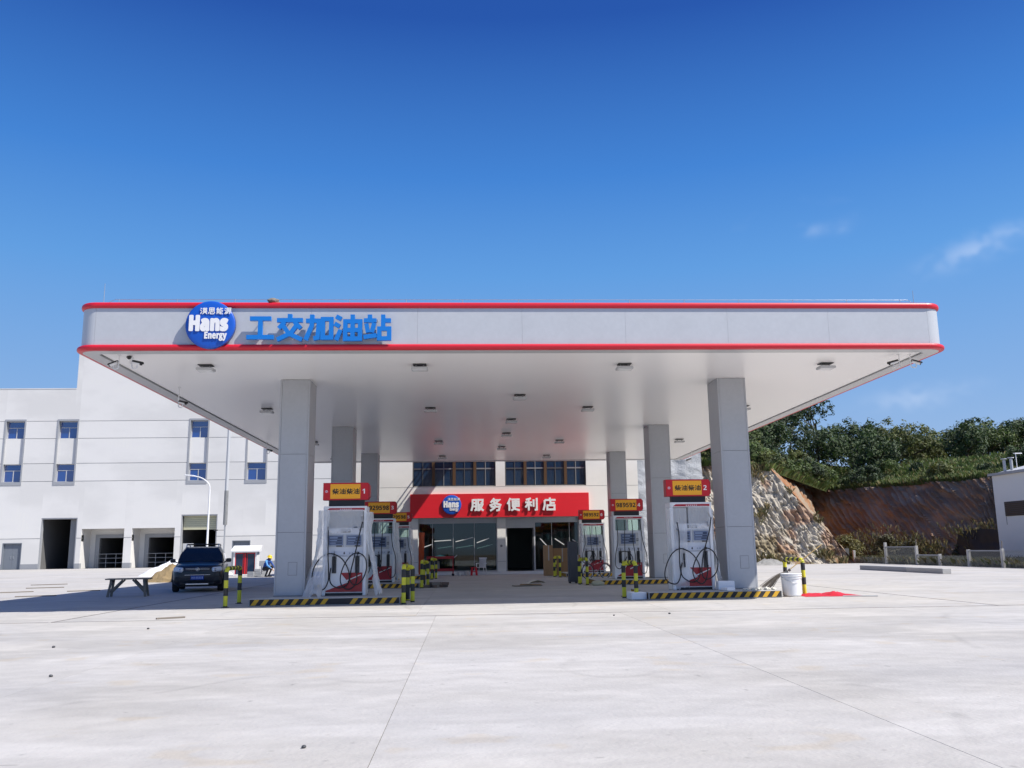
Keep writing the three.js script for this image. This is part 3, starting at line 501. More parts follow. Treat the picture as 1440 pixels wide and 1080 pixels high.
// ---------------------------------------------------------------- buildings
function boxes(geo) {     // groups of boxes that touch
  const left = geo.map((g) => { g.computeBoundingBox(); return { g, b: g.boundingBox.clone().expandByScalar(0.002) }; }), out = [];
  while (left.length) { const grp = [left.pop()]; for (let i = 0; i < grp.length; i++) for (let k = left.length - 1; k >= 0; k--) if (grp[i].b.intersectsBox(left[k].b)) grp.push(left.splice(k, 1)[0]); out.push(grp.map((q) => q.g)); }
  return out.reverse();
}
function wallBands(parent, x0, x1, ys, holes, z, t, mat, groove = 0.05, name = 'wall_panel') {   // bands of wall between y values, openings left free, open grooves between bands
  for (let b = 0; b < ys.length - 1; b++) {
    const y0 = ys[b] + (b ? groove / 2 : 0), y1 = ys[b + 1] - (b < ys.length - 2 ? groove / 2 : 0), geo = [];
    const xs = [...new Set([x0, x1, ...holes.flatMap((h) => [h[0], h[1]])])].filter((x) => x >= x0 && x <= x1).sort((a, c) => a - c);
    let run = null; const flush = () => { if (run) geo.push(span(run.a, run.b, run.lo, run.hi, z - t, z)); run = null; };
    for (let i = 0; i < xs.length - 1; i++) {
      const a = xs[i], c = xs[i + 1], mid = (a + c) / 2, cover = holes.filter((h) => h[0] < mid && h[1] > mid && h[2] < y1 && h[3] > y0).sort((p, q) => p[2] - q[2]);
      if (!cover.length) { if (run && run.lo === y0 && run.hi === y1) run.b = c; else { flush(); run = { a, b: c, lo: y0, hi: y1 }; } continue; }
      flush(); let lo = y0;
      for (const h of cover) { if (h[2] > lo + 0.01) geo.push(span(a, c, lo, h[2], z - t, z)); lo = Math.max(lo, h[3]); }
      if (y1 > lo + 0.01) geo.push(span(a, c, lo, y1, z - t, z));
    }
    flush(); boxes(geo).forEach((g) => mesh(name, g, mat, parent));
  }
}
// ---- white warehouse on the left
{
  const B = thing('white_warehouse', 'long white warehouse with blue windows and open bays behind the yard', 'building', [0, 0, 0]), Z = -98, T = 0.45;
  const strips = [[-49.86, -47.6], [-44.3, -42.0], [-30.2, -28.0], [-23.95, -21.6], [-56.0, -53.7]];
  const holes = [[-45.2, -41.42, 0, 5.35], [-40.9, -36.45, 0, 4.16], [-35.63, -31.15, 0, 4.17], [-30.54, -26.7, 0, 5.55], [-48.97, -46.98, 0, 2.77], [-25.0, -23.1, 0, 2.73], ...strips.map(([a, b]) => [a, b, 8.87, 16.0])];
  wallBands(B, -66, -42.55, [0.55, 3.2, 9.26, 11.18, 13.9, 15.8, 19.36], holes, Z, T, M.plaster, 0.055);
  wallBands(B, -42.55, -8, [0.55, 3.2, 9.26, 11.18, 13.9, 15.8, 23.5], holes, Z, T, M.plaster, 0.055);
  wallBands(B, -66, -8, [-0.05, 0.55], holes, Z + 0.02, T, M.plinth, 0, 'plinth');
  mesh('wall_backing', [span(-66, -8, 3, 8.8, Z - T - 0.3, Z - T + 0.12)].concat([9.26, 11.18, 13.9, 15.8].flatMap((y) => { const s = strips.slice().sort((a, b) => a[0] - b[0]); const xs = [-66, ...s.flat(), -8], o = []; for (let i = 0; i < xs.length; i += 2) o.push(span(xs[i], xs[i + 1], y - 0.3, y + 0.3, Z - T - 0.2, Z - 0.06)); return o; })).slice(1), M.greyTrim, B);
  mesh('groove_backing', (() => { const s = holes.filter((h) => h[2] < 3.2 && h[3] > 3.2).sort((a, b) => a[0] - b[0]), xs = [-66, ...s.flatMap((h) => [h[0], h[1]]), -8], o = []; for (let i = 0; i < xs.length; i += 2) o.push(span(xs[i], xs[i + 1], 2.85, 3.5, Z - T - 0.2, Z - 0.06)); return o; })(), M.greyTrim, B);
  mesh('parapet_cap', [span(-66, -42.56, 19.36, 19.44, Z - T - 0.02, Z + 0.03)], M.plaster, B);
  mesh('parapet_cap', [span(-42.6, -8, 23.5, 23.58, Z - T - 0.02, Z + 0.03)], M.plaster, B);
  mesh('side_wall', [span(-42.55, -42.1, 19.45, 23.49, Z - 20, Z - T - 0.003), span(-66, -65.55, -0.05, 19.3, Z - 20, Z - T - 0.003), span(-8.45, -8, -0.05, 23.4, Z - 20, Z - T - 0.003)], M.plaster, B);
  mesh('flat_roof', [span(-65.5, -42.6, 18.6, 18.8, Z - 20, Z - T - 0.004), span(-42.05, -8.5, 22.7, 22.9, Z - 20, Z - T - 0.004)], M.plinth, B);
  mesh('back_wall', [span(-66, -8, -0.05, 18.5, Z - 20.5, Z - 20.05)], M.plaster, B);
  for (const [a, b] of strips) {
    const e = 0.16, f = mesh('window_surround', [span(a, a + e, 8.87, 16, Z - 0.62, Z + 0.05), span(b - e, b, 8.87, 16, Z - 0.62, Z + 0.05), span(a + e, b - e, 15.8, 16, Z - 0.62, Z + 0.05), span(a + e, b - e, 8.87, 9.2, Z - 0.62, Z + 0.05)], M.greyTrim, B), l = a + e, r = b - e, m = (a + b) / 2;
    mesh('spandrel', span(l, r, 11.14, 13.9, Z - 0.55, Z - 0.14), M.plaster, B);
    for (const [y0, y1] of [[9.2, 11.14], [13.9, 15.8]]) {
      const w = mesh('window', [span(l, r, y0, y0 + 0.07, Z - 0.5, Z - 0.4), span(l, r, y1 - 0.07, y1, Z - 0.5, Z - 0.4), span(l, r, y1 - 0.72, y1 - 0.66, Z - 0.5, Z - 0.4), span(m - 0.035, m + 0.035, y0 + 0.07, y1 - 0.72, Z - 0.5, Z - 0.4), span(l, l + 0.06, y0 + 0.07, y1 - 0.07, Z - 0.5, Z - 0.4), span(r - 0.06, r, y0 + 0.07, y1 - 0.07, Z - 0.5, Z - 0.4)], M.lightGrey, B);
      const tilt = (xa, xb, ya, yb, k) => { const g = span(xa - 0.004, xb + 0.004, ya - 0.004, yb + 0.004, -0.01, 0.01), cx = (xa + xb) / 2, cy = (ya + yb) / 2; g.translate(-cx, -cy, 0); g.rotateY((hash2(Math.round(xa * 31), Math.round(ya * 17), k) - 0.5) * 0.05); g.rotateX((hash2(Math.round(xa * 13), Math.round(ya * 7), k + 1) - 0.5) * 0.06); g.translate(cx, cy, Z - 0.46); mesh('pane', g, M.glassBlue, w); };
      tilt(l + 0.06, r - 0.06, y1 - 0.66, y1 - 0.07, 1); tilt(l + 0.06, m - 0.035, y0 + 0.07, y1 - 0.72, 2); tilt(m + 0.035, r - 0.06, y0 + 0.07, y1 - 0.72, 3);
    }
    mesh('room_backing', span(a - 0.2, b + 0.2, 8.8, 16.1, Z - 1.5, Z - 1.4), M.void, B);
  }
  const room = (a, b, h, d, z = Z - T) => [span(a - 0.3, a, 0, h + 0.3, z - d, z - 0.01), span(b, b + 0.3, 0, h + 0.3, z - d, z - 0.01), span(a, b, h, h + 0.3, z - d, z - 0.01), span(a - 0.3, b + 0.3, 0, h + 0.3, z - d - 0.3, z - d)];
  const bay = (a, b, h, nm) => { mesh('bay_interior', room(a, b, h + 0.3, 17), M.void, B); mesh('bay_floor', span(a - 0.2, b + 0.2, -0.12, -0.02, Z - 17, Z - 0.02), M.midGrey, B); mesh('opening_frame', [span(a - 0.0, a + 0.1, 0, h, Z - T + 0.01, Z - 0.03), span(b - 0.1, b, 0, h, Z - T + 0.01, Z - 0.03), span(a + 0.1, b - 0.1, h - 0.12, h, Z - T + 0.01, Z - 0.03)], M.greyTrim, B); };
  bay(-45.2, -41.42, 5.35); bay(-30.54, -26.7, 5.55);
  mesh('sliding_door', [span(-42.35, -41.52, 0.02, 5.2, Z - T - 0.25, Z - T - 0.15)], M.midGrey, B);
  std('shutter', { color: lin(0.50, 0.49, 0.34), roughness: 0.7, map: dustT });
  for (let k = 0; k < 7; k++) mesh('shutter_slat', span(-30.4, -26.85, 3.95 + k * 0.215, 4.15 + k * 0.215, Z - T - 0.1 - 0.012 * (k % 2), Z - T - 0.05), M.shutter, B);
  mesh('half_wall', [span(-30.4, -29.3, 0.02, 2.5, Z - T - 0.3, Z - T - 0.1)], M.lightGrey, B);
  for (const [a, b, h] of [[-40.9, -36.45, 4.16], [-35.63, -31.15, 4.17]]) {
    const d = 2.4, zb = Z - d, oa = a + 0.95, ob = b - 0.35, oh = 3.22;
    const dock = mesh('dock_recess', [span(a - 0.3, a, 0, h + 0.3, zb - 0.3, Z - T - 0.005), span(b, b + 0.3, 0, h + 0.3, zb - 0.3, Z - T - 0.005), span(a, b, h, h + 0.3, zb - 0.3, Z - T - 0.005), span(a, oa, 0, h, zb - 0.3, zb), span(ob, b, 0, h, zb - 0.3, zb), span(oa, ob, oh, h, zb - 0.3, zb)], M.plaster, B);
    mesh('dock_frame', [span(oa - 0.35, oa + 0.1, 0, oh, zb + 0.002, zb + 0.12), span(ob - 0.1, ob + 0.3, 0, oh, zb + 0.002, zb + 0.12), span(oa - 0.35, ob + 0.3, oh, oh + 0.35, zb + 0.002, zb + 0.12)], M.greyTrim, dock);
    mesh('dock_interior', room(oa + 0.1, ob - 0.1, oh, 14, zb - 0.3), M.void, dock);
    const rail = []; for (const y of [0.55, 1.05, 1.5]) rail.push(bar([oa, y, zb + 0.5], [b - 0.05, y, zb + 0.5], 0.03, 6)); for (let x = oa; x <= b - 0.05; x += 1.05) rail.push(bar([x, 0, zb + 0.5], [x, 1.52, zb + 0.5], 0.03, 6));
    mesh('handrail', rail, M.galv, dock);
  }
  std('doorGrey', { color: lin(0.17, 0.19, 0.22), roughness: 0.55, map: dustT });
  for (const [a, b, h] of [[-48.97, -46.98, 2.77], [-25.0, -23.1, 2.73]]) {
    const d = mesh('door', [span(a + 0.08, (a + b) / 2 - 0.006, 0.02, h - 0.08, Z - 0.24, Z - 0.18), span((a + b) / 2 + 0.006, b - 0.08, 0.02, h - 0.08, Z - 0.24, Z - 0.18)], M.doorGrey, B);
    mesh('frame', [span(a, a + 0.08, 0, h, Z - 0.3, Z + 0.02), span(b - 0.08, b, 0, h, Z - 0.3, Z + 0.02), span(a + 0.08, b - 0.08, h - 0.08, h, Z - 0.3, Z + 0.02)], M.doorGrey, d);
    mesh('handle', [bx(0.04, 0.28, 0.05, (a + b) / 2 - 0.12, 1.25, Z - 0.155), bx(0.04, 0.28, 0.05, (a + b) / 2 + 0.12, 1.25, Z - 0.155)], M.steel, d);
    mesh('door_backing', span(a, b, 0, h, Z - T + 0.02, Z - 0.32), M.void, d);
  }
}
// ---- service store behind the pumps
const ZS = -52.15;
{
  const B = thing('service_store', 'cream two storey service store with red sign behind the pumps', 'building', [0, 0, 0]), T = 0.38, x0 = -6.5, x1 = 10.2, h = 8.8;
  const wins = [[-3.09, 1.78], [2.33, 7.12]], holes = [[-2.75, 1.84, 0.15, 3.24], [2.33, 6.63, 0.15, 3.24], ...wins.map(([a, b]) => [a, b, 5.06, 6.95])];
  wallBands(B, x0, x1, [0.0, 0.72, 3.22, 5.02, 7.2, h], holes, ZS, T, M.storeWall, 0.022);
  mesh('groove_backing', [[x0 + 0.01, -2.76], [1.86, 2.31], [6.65, x1 - 0.01]].flatMap(([a, b]) => [span(a, b, 0.4, 3.0, ZS - T - 0.03, ZS - 0.03)]).concat([span(x0 + 0.01, x1 - 0.01, 3.26, 5.03, ZS - T - 0.03, ZS - 0.03), span(x0 + 0.01, x1 - 0.01, 6.97, 7.6, ZS - T - 0.03, ZS - 0.03)]), M.greyTrim, B);
  mesh('parapet_cap', span(x0 - 0.05, x1 + 0.05, h, h + 0.08, ZS - T - 0.05, ZS + 0.05), M.storeWall, B);
  mesh('side_wall', [span(x0, x0 + 0.35, 0, h - 0.01, ZS - 11, ZS - T - 0.004), span(x1 - 0.35, x1, 0, h - 0.01, ZS - 11, ZS - T - 0.004)], M.storeWall, B);
  mesh('back_wall', span(x0 + 0.36, x1 - 0.36, 0, h - 0.01, ZS - 11, ZS - 10.65), M.storeWall, B);
  mesh('flat_roof', span(x0 + 0.36, x1 - 0.36, h - 0.6, h - 0.4, ZS - 10.64, ZS - T - 0.005), M.plinth, B);
  mesh('upper_floor', span(x0 + 0.36, x1 - 0.36, 3.3, 3.6, ZS - 10.64, ZS - T - 0.04), M.interior, B);
  mesh('shop_floor', span(x0 + 0.36, x1 - 0.36, 0.0, 0.15, ZS - 10.64, ZS - T - 0.04), M.midGrey, B);
  mesh('partition', [span(-3.2, -2.9, 0.15, 3.3, ZS - 9, ZS - T - 0.05), span(6.75, 7.05, 0.15, 3.3, ZS - 9, ZS - T - 0.05), span(-2.9, 6.75, 0.15, 3.3, ZS - 9.2, ZS - 9), span(1.95, 2.2, 0.15, 3.3, ZS - 9, ZS - 4)], M.interior, B);
  mesh('plinth_step', span(-2.9, 7.6, 0.0, 0.15, ZS - T + 0.02, ZS + 0.55), M.white, B);
  // upper windows: four casements each between brown posts
  wins.forEach(([a, b]) => {
    const n = 4, w = (b - a) / n, f = mesh('window_frame', [span(a, a + 0.06, 5.06, 6.95, ZS - 0.28, ZS - 0.08), span(b - 0.06, b, 5.06, 6.95, ZS - 0.28, ZS - 0.08), span(a, b, 5.06, 5.11, ZS - 0.281, ZS - 0.081), span(a, b, 6.9, 6.95, ZS - 0.281, ZS - 0.081)], M.darkGrey, B);
    for (let i = 0; i < n; i++) {
      const p = a + i * w;
      if (i) mesh('brown_post', span(p - 0.085, p + 0.085, 5.12, 6.89, ZS - 0.26, ZS - 0.10), M.brownFrame, f);
      const l = p + (i ? 0.09 : 0.065), r = p + w - (i < n - 1 ? 0.09 : 0.065), m = (l + r) / 2;
      mesh('glazing_bar', [span(m - 0.02, m + 0.02, 5.12, 6.89, ZS - 0.245, ZS - 0.15), span(l, m - 0.02, 6.07, 6.14, ZS - 0.245, ZS - 0.15), span(m + 0.02, r, 6.07, 6.14, ZS - 0.245, ZS - 0.15)], i % 2 ? M.midGrey : M.darkGrey, f);
      for (const [xa, xb] of [[l, m - 0.022], [m + 0.022, r]]) for (const [ya, yb] of [[5.12, 6.07], [6.14, 6.89]]) { const g = span(xa, xb, ya, yb, -0.01, 0.01); const k = (hash2(Math.round(xa * 100), Math.round(ya * 10), 3) - 0.5) * 0.02; g.translate(-(xa + xb) / 2, 0, 0); g.rotateY(k); g.translate((xa + xb) / 2, 0, ZS - 0.2); mesh('pane', g, M.glassDark, f); }
    }
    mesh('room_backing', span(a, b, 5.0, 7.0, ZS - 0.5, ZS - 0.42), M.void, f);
  });
  // shop front glazing
  const bars = (list, par) => list.map(([a, b, ya, yb]) => span(a, b, ya, yb, ZS - 0.3, ZS - 0.18));
  const front = mesh('shop_front', bars([[-2.75, -2.69, 0.15, 3.24], [1.78, 1.84, 0.15, 3.24], [-2.69, 1.78, 2.92, 2.98], [-2.69, 1.78, 0.15, 0.22], [2.33, 2.41, 0.15, 3.24], [3.98, 4.06, 0.15, 3.24], [2.41, 3.98, 2.62, 2.7], [4.06, 6.57, 2.92, 2.98], [4.06, 6.57, 0.15, 0.22], [6.57, 6.63, 0.15, 3.24]]), M.lightGrey, B);
  mesh('header_panel', [span(-2.69, 1.78, 2.98, 3.24, ZS - 0.29, ZS - 0.2), span(4.06, 6.57, 2.98, 3.24, ZS - 0.29, ZS - 0.2), span(2.41, 3.98, 2.7, 3.24, ZS - 0.29, ZS - 0.2)], M.lightGrey, front);
  const lx = [-2.69, -1.92, -0.72, 0.51, 1.78], rx = [4.06, 5.03, 6.07, 6.57];
  for (const xs of [lx, rx]) for (let i = 0; i < xs.length - 1; i++) { mesh('pane', span(xs[i] + 0.012, xs[i + 1] - 0.012, 0.22, 2.92, ZS - 0.246, ZS - 0.236), M.pane, front); if (i) mesh('mullion', span(xs[i] - 0.011, xs[i] + 0.011, 0.22, 2.92, ZS - 0.27, ZS - 0.20), M.lightGrey, front); }
  const leaf = mesh('door_leaf', [span(3.90, 3.97, 0.16, 2.6, ZS - 1.0, ZS - 0.2)], M.darkGrey, front);
  // strips of white tape on the new panes, plus strips built as reflections
  std('tape', { color: lin(0.62, 0.64, 0.62), roughness: 0.7 });
  const tp = (px, py) => { const x55 = -2.04 + (px - 608) * 0.04405, q = py + 0.0141 * (px - 637), y55 = 2.42 - 0.0433 * (q - 750); return [x55 * 0.94, 1.4 + (y55 - 1.4) * 0.94]; };
  const tape = (cx0, cy0, cx1, cy1, w, z) => { const A = tp(560 + cx0 / 4.8, 640 + cy0 / 4.8), C = tp(560 + cx1 / 4.8, 640 + cy1 / 4.8); mesh('tape_or_reflection', sqbar([...A, z], [...C, z], w, 0.004), M.tape, front); };
  for (const q of [[140, 633, 228, 603], [243, 582, 355, 574], [385, 585, 503, 556], [528, 592, 612, 561], [955, 560, 1000, 610], [1057, 563, 1120, 605], [1175, 570, 1210, 590]]) tape(...q, 0.05, ZS - 0.232);
  for (const q of [[265, 630, 365, 615], [385, 628, 510, 608], [530, 630, 635, 603]]) tape(...q, 0.04, ZS - 0.252);  // fainter reflections in the glass, built as solid strips behind the panes
  mesh('wall_vent', [lathe([[0, 0], [0.07, 0], [0.07, 0.02], [0, 0.03]], 14).rotateX(Math.PI / 2).translate(2.07, 1.6, ZS)], M.midGrey, B);
}
{ // red sign board over the shop front
  const s = thing('shop_sign', 'red shop sign board with white characters above the store front', 'sign', [0, 3.24, ZS]);
  mesh('board', rb(10.42, 1.37, 0.22, 0.01, 2.01, 0.685, 0.113, 1), M.signRed, s);
  mesh('trim', [span(-3.22, 7.24, -0.035, -0.002, 0.01, 0.24)], M.darkGrey, s);
  ['fu', 'wu', 'bian', 'li', 'dian'].forEach((k, i) => { const g = glyphGeo(k, 0.84, 0.05, 14.5); g.translate(0.27 + i * 1.05, 0.30, 0.285); mesh('character', g, M.white, s); mesh('standoff', bar([0.7 + i * 1.05, 0.72, 0.223], [0.7 + i * 1.05, 0.72, 0.287], 0.02, 6), M.steel, s); });
}
logoDisc('round_sign', 'small round blue logo disc on the red shop sign', [-0.80, 3.98, ZS + 0.224], 0.56, 0.1);
{ // unseen beam and pipes, added to cast the diagonal shadows on the store front
  const s = thing('added_shade_beam', 'unseen concrete beam added above the canopy to cast a diagonal shadow on the shop sign', 'shade_beam', [0, 7.66, ZS]);
  mesh('shade_beam', [span(-0.55, 0.15, 0, 0.12, 0.002, 2.5), span(-0.55, -0.45, 0.12, 0.5, 0.002, 2.5), span(0.05, 0.15, 0.12, 0.5, 0.002, 2.5)], M.kerb, s);
  mesh('foot', [span(-0.5, 0.1, -0.44, -0.002, 2.36, 2.48)], M.kerb, s);
  for (const x of [-1.06, -1.34]) { const p = thing('added_shade_pipe', 'unseen grey pipe added to cast a thin shadow line on the store wall, ' + (x > -1.2 ? 'beside the added beam' : 'outer one'), 'pipe', [x, 7.8, ZS], 0, 'added shade pipes over the gap'); mesh('pipe', sweep(bendPipe([[0, 0, 0.002], [0, 0, 2.45], [0, -0.58, 2.45]], 0, 0.12), 0.04, 8), M.lightGrey, p); mesh('flange', bar([0, 0, 0.001], [0, 0, 0.03], 0.07, 10), M.lightGrey, p); }
}
// ---- sprayed concrete slope wall right of the store
std('shotcrete', { color: lin(0.40, 0.41, 0.42), roughness: 1, map: again(dustT, 0.5), bumpMap: again(bumpT, 0.7), bumpScale: 0.08 });
{
  const g = sheet(70, 70, (u, v) => { const x = lerp(6, 18.5, u), y = lerp(-0.1, 9.6, v); return [x, y, -67.2 - 0.18 * y + 0.55 * (fbm(x * 1.4, y * 1.4, 5, 0, 8) - 0.5), x, y]; });
  structure('sprayed_concrete_slope', g, M.shotcrete, 'rough grey sprayed concrete slope beside the store');
}
// ---- white building at the right edge
{
  const B = thing('pale_shed', 'pale shed with a dark louvre at the right edge of the yard', 'building', [36, 0, -59]);
  mesh('wall', [span(0, 0.3, -0.1, 5.95, -0.0, 20), span(0.3, 11.7, -0.1, 5.95, 0, 0.3), span(11.7, 12, -0.1, 5.95, 0, 20), span(0.3, 11.7, -0.1, 5.95, 19.7, 20)], M.plaster, B);
  const roof = mesh('roof', [extrude([[-0.15, 5.95], [12.15, 5.95], [6, 7.4]], 20.3).translate(0, 0.003, -0.15)], M.lightGrey, B);
  mesh('roof_edge', [span(-0.2, -0.02, 5.85, 6.02, -0.2, 20.2)], M.greyTrim, B);
  const lv = mesh('louvre', [span(-0.04, -0.005, 3.1, 4.05, 1.1, 4.6)], M.black, B);
  for (let k = 0; k < 7; k++) mesh('slat', place(bx(0.07, 0.012, 3.4), -0.05, 3.2 + k * 0.125, 2.85, 0, 0, 0.6), M.darkGrey, lv);
  mesh('drip_stain', [span(-0.012, -0.003, 2.55, 3.08, 1.1, 1.16)], M.midGrey, B);
  const vent = mesh('roof_vent', [bar([0.6, 5.9, 0.6], [0.6, 6.9, 0.6], 0.1, 10), bar([0.9, 5.9, 0.9], [0.9, 6.95, 0.9], 0.1, 10)], M.galv, B); mesh('vent_cap', [bar([0.6, 6.95, 0.6], [0.6, 7.0, 0.6], 0.2, 12), bar([0.9, 7.0, 0.9], [0.9, 7.05, 0.9], 0.2, 12), bar([0.6, 6.9, 0.6], [0.6, 6.96, 0.6], 0.02, 5), bar([0.9, 6.95, 0.9], [0.9, 7.01, 0.9], 0.02, 5)], M.lightGrey, vent);
  mesh('roof_lamp', [bar([1.6, 5.9, 0.4], [1.6, 7.35, 0.4], 0.025, 6), bx(0.5, 0.06, 0.2, 1.75, 7.37, 0.4)], M.white, B);
}
// ---- fence in front of the cutting
std('wireGrey', { color: lin(0.20, 0.21, 0.21), roughness: 0.8 });
{
  const zs = [-68.3, -63.0, -58.6, -55.7, -52.4, -49.0, -43.5], hs = [0.95, 1.5, 1.25, 0.72, 1.0, 1.05, 1.1];
  const fnc = thing('wire_fence', 'low wire fence on concrete posts along the foot of the dark cutting', 'fence', [30, -0.02, 0]);
  zs.forEach((z, i) => { const p = mesh('post', rb(0.17, hs[i] + 0.1, 0.17, 0.015, 0, hs[i] / 2 - 0.03, z), M.kerb, fnc); if (i === 2 || i === 5) mesh('stake', bar([0.0, hs[i], z], [0.03, hs[i] + 0.45, z], 0.03, 6), M.wood, p); });
  for (let i = 0; i < zs.length - 1; i++) {
    const a = zs[i], b = zs[i + 1], g = [], top = Math.min(hs[i], hs[i + 1]) - 0.06 + (i === 0 ? -0.4 : 0); for (let z = a + 0.12; z < b - 0.1; z += 0.07) g.push(bar([0, 0.02, z], [0, top, z], 0.007, 3)); for (let y = 0.08; y < top; y += 0.07) g.push(bar([0, y, a], [0, y, b], 0.007, 3));
    mesh('wire_mesh', g, M.wireGrey, fnc); if (i === 1 || i === 2 || i === 4) mesh('rail', span(-0.03, 0.03, top - 0.02, top + 0.05, a + 0.09, b - 0.09), M.plinth, fnc);
  }
  const cul = thing('culvert_ring', 'dark concrete culvert ring lying at the foot of the rock spur', 'culvert', [29.55, 0, -69.4], 0.3); const ring = lathe([[0.38, 0], [0.5, 0], [0.5, 1.1], [0.38, 1.1], [0.38, 0]], 20); ring.translate(0, 0, 0); mesh('ring', ring, M.darkGrey, cul);
  const net = mesh('black_sheeting', sheet(30, 12, (u, v) => { const z = lerp(-70, -61, u), y = lerp(-0.1, 2.35, v) + 0.25 * (fbm(u * 6, v * 2, 3, 0, 4) - 0.5); return [38.6 + 0.6 * v * 1.2 + 0.35 * fbm(u * 9, v * 5, 3, 0, 2), y, z]; }), std('sheeting', { color: lin(0.012, 0.013, 0.012), roughness: 0.7, side: THREE.DoubleSide })); tag(net, 'black plastic sheeting hung on the bank beside the pale shed', 'sheeting');
  for (const [z0, z1, w, m] of [[-49.7, -44.4, 'farther darker length', M.plinth], [-44.36, -40.9, 'nearer paler length', M.kerb]]) { const k = mesh('kerb_beam', rb(0.42, 0.24, z1 - z0, 0.02), m); k.position.set(22.3, 0.12, (z0 + z1) / 2); tag(k, 'long low concrete kerb beam on the right of the yard, ' + w, 'kerb', 'kerb beams on the right'); }
}
// ---------------------------------------------------------------- pump islands, bollards
const ISL_Z0 = -24.45, ISL_D = 2.6;
const isls = [];
[[-5.75, -1.75, 'left'], [4.95, 8.65, 'right']].forEach(([xa, xb, w]) => ['front', 'middle', 'rear'].forEach((r, k) => {
  const zf = ISL_Z0 - k * SZ, zb = zf - ISL_D, cx = (xa + xb) / 2, L = xb - xa;
  const o = thing('pump_island', `concrete pump island with yellow and black edge, ${r} one on the ${w}`, 'island', [cx, 0, (zf + zb) / 2], 0, 'pump islands');
  mesh('kerb_block', rb(L, 0.2, ISL_D, 0.02, 0, 0.1, 0), M.kerb, o);
  const D = ISL_D / 2, hw = L / 2;
  mesh('stripe_base', [span(-hw + 0.03, hw - 0.03, 0.022, 0.178, D, D + 0.004)], M.stripeBlack, o);
  mesh('stripe_base', [span(-hw - 0.004, -hw, 0.022, 0.178, -D + 0.03, D - 0.03)], M.stripeBlack, o);
  mesh('stripe_base', [span(hw, hw + 0.004, 0.022, 0.178, -D + 0.03, D - 0.03)], M.stripeBlack, o);
  const n = Math.round(L / 0.27), rnd = mulberry(40 + k + (w === 'left' ? 0 : 9));
  const stripe = (pts) => extrude(pts, 0.003);
  for (let i = 0; i < n; i++) { const x = -hw + 0.05 + i * (L - 0.1) / n; if (x + 0.24 > hw - 0.03) continue; if (w === 'left' && k === 0 && Math.abs(x - 0.25) < 0.2) continue; const g = stripe([[x, 0.026], [x + 0.125, 0.026], [x + 0.235, 0.174], [x + 0.11, 0.174]]); g.translate(0, 0, D + 0.0045); mesh('stripe', g, M.stripeYellow, o); }
  for (const s of [-1, 1]) for (let i = 0; i < 8; i++) { const x = -D + 0.06 + i * 0.31; if (x + 0.24 > D - 0.03) continue; const g = stripe([[x, 0.026], [x + 0.125, 0.026], [x + 0.235, 0.174], [x + 0.11, 0.174]]); g.rotateY(s * Math.PI / 2); g.translate(s * (hw + 0.0045), 0, 0); mesh('stripe', g, M.stripeYellow, o); }
  isls.push(o);
}));
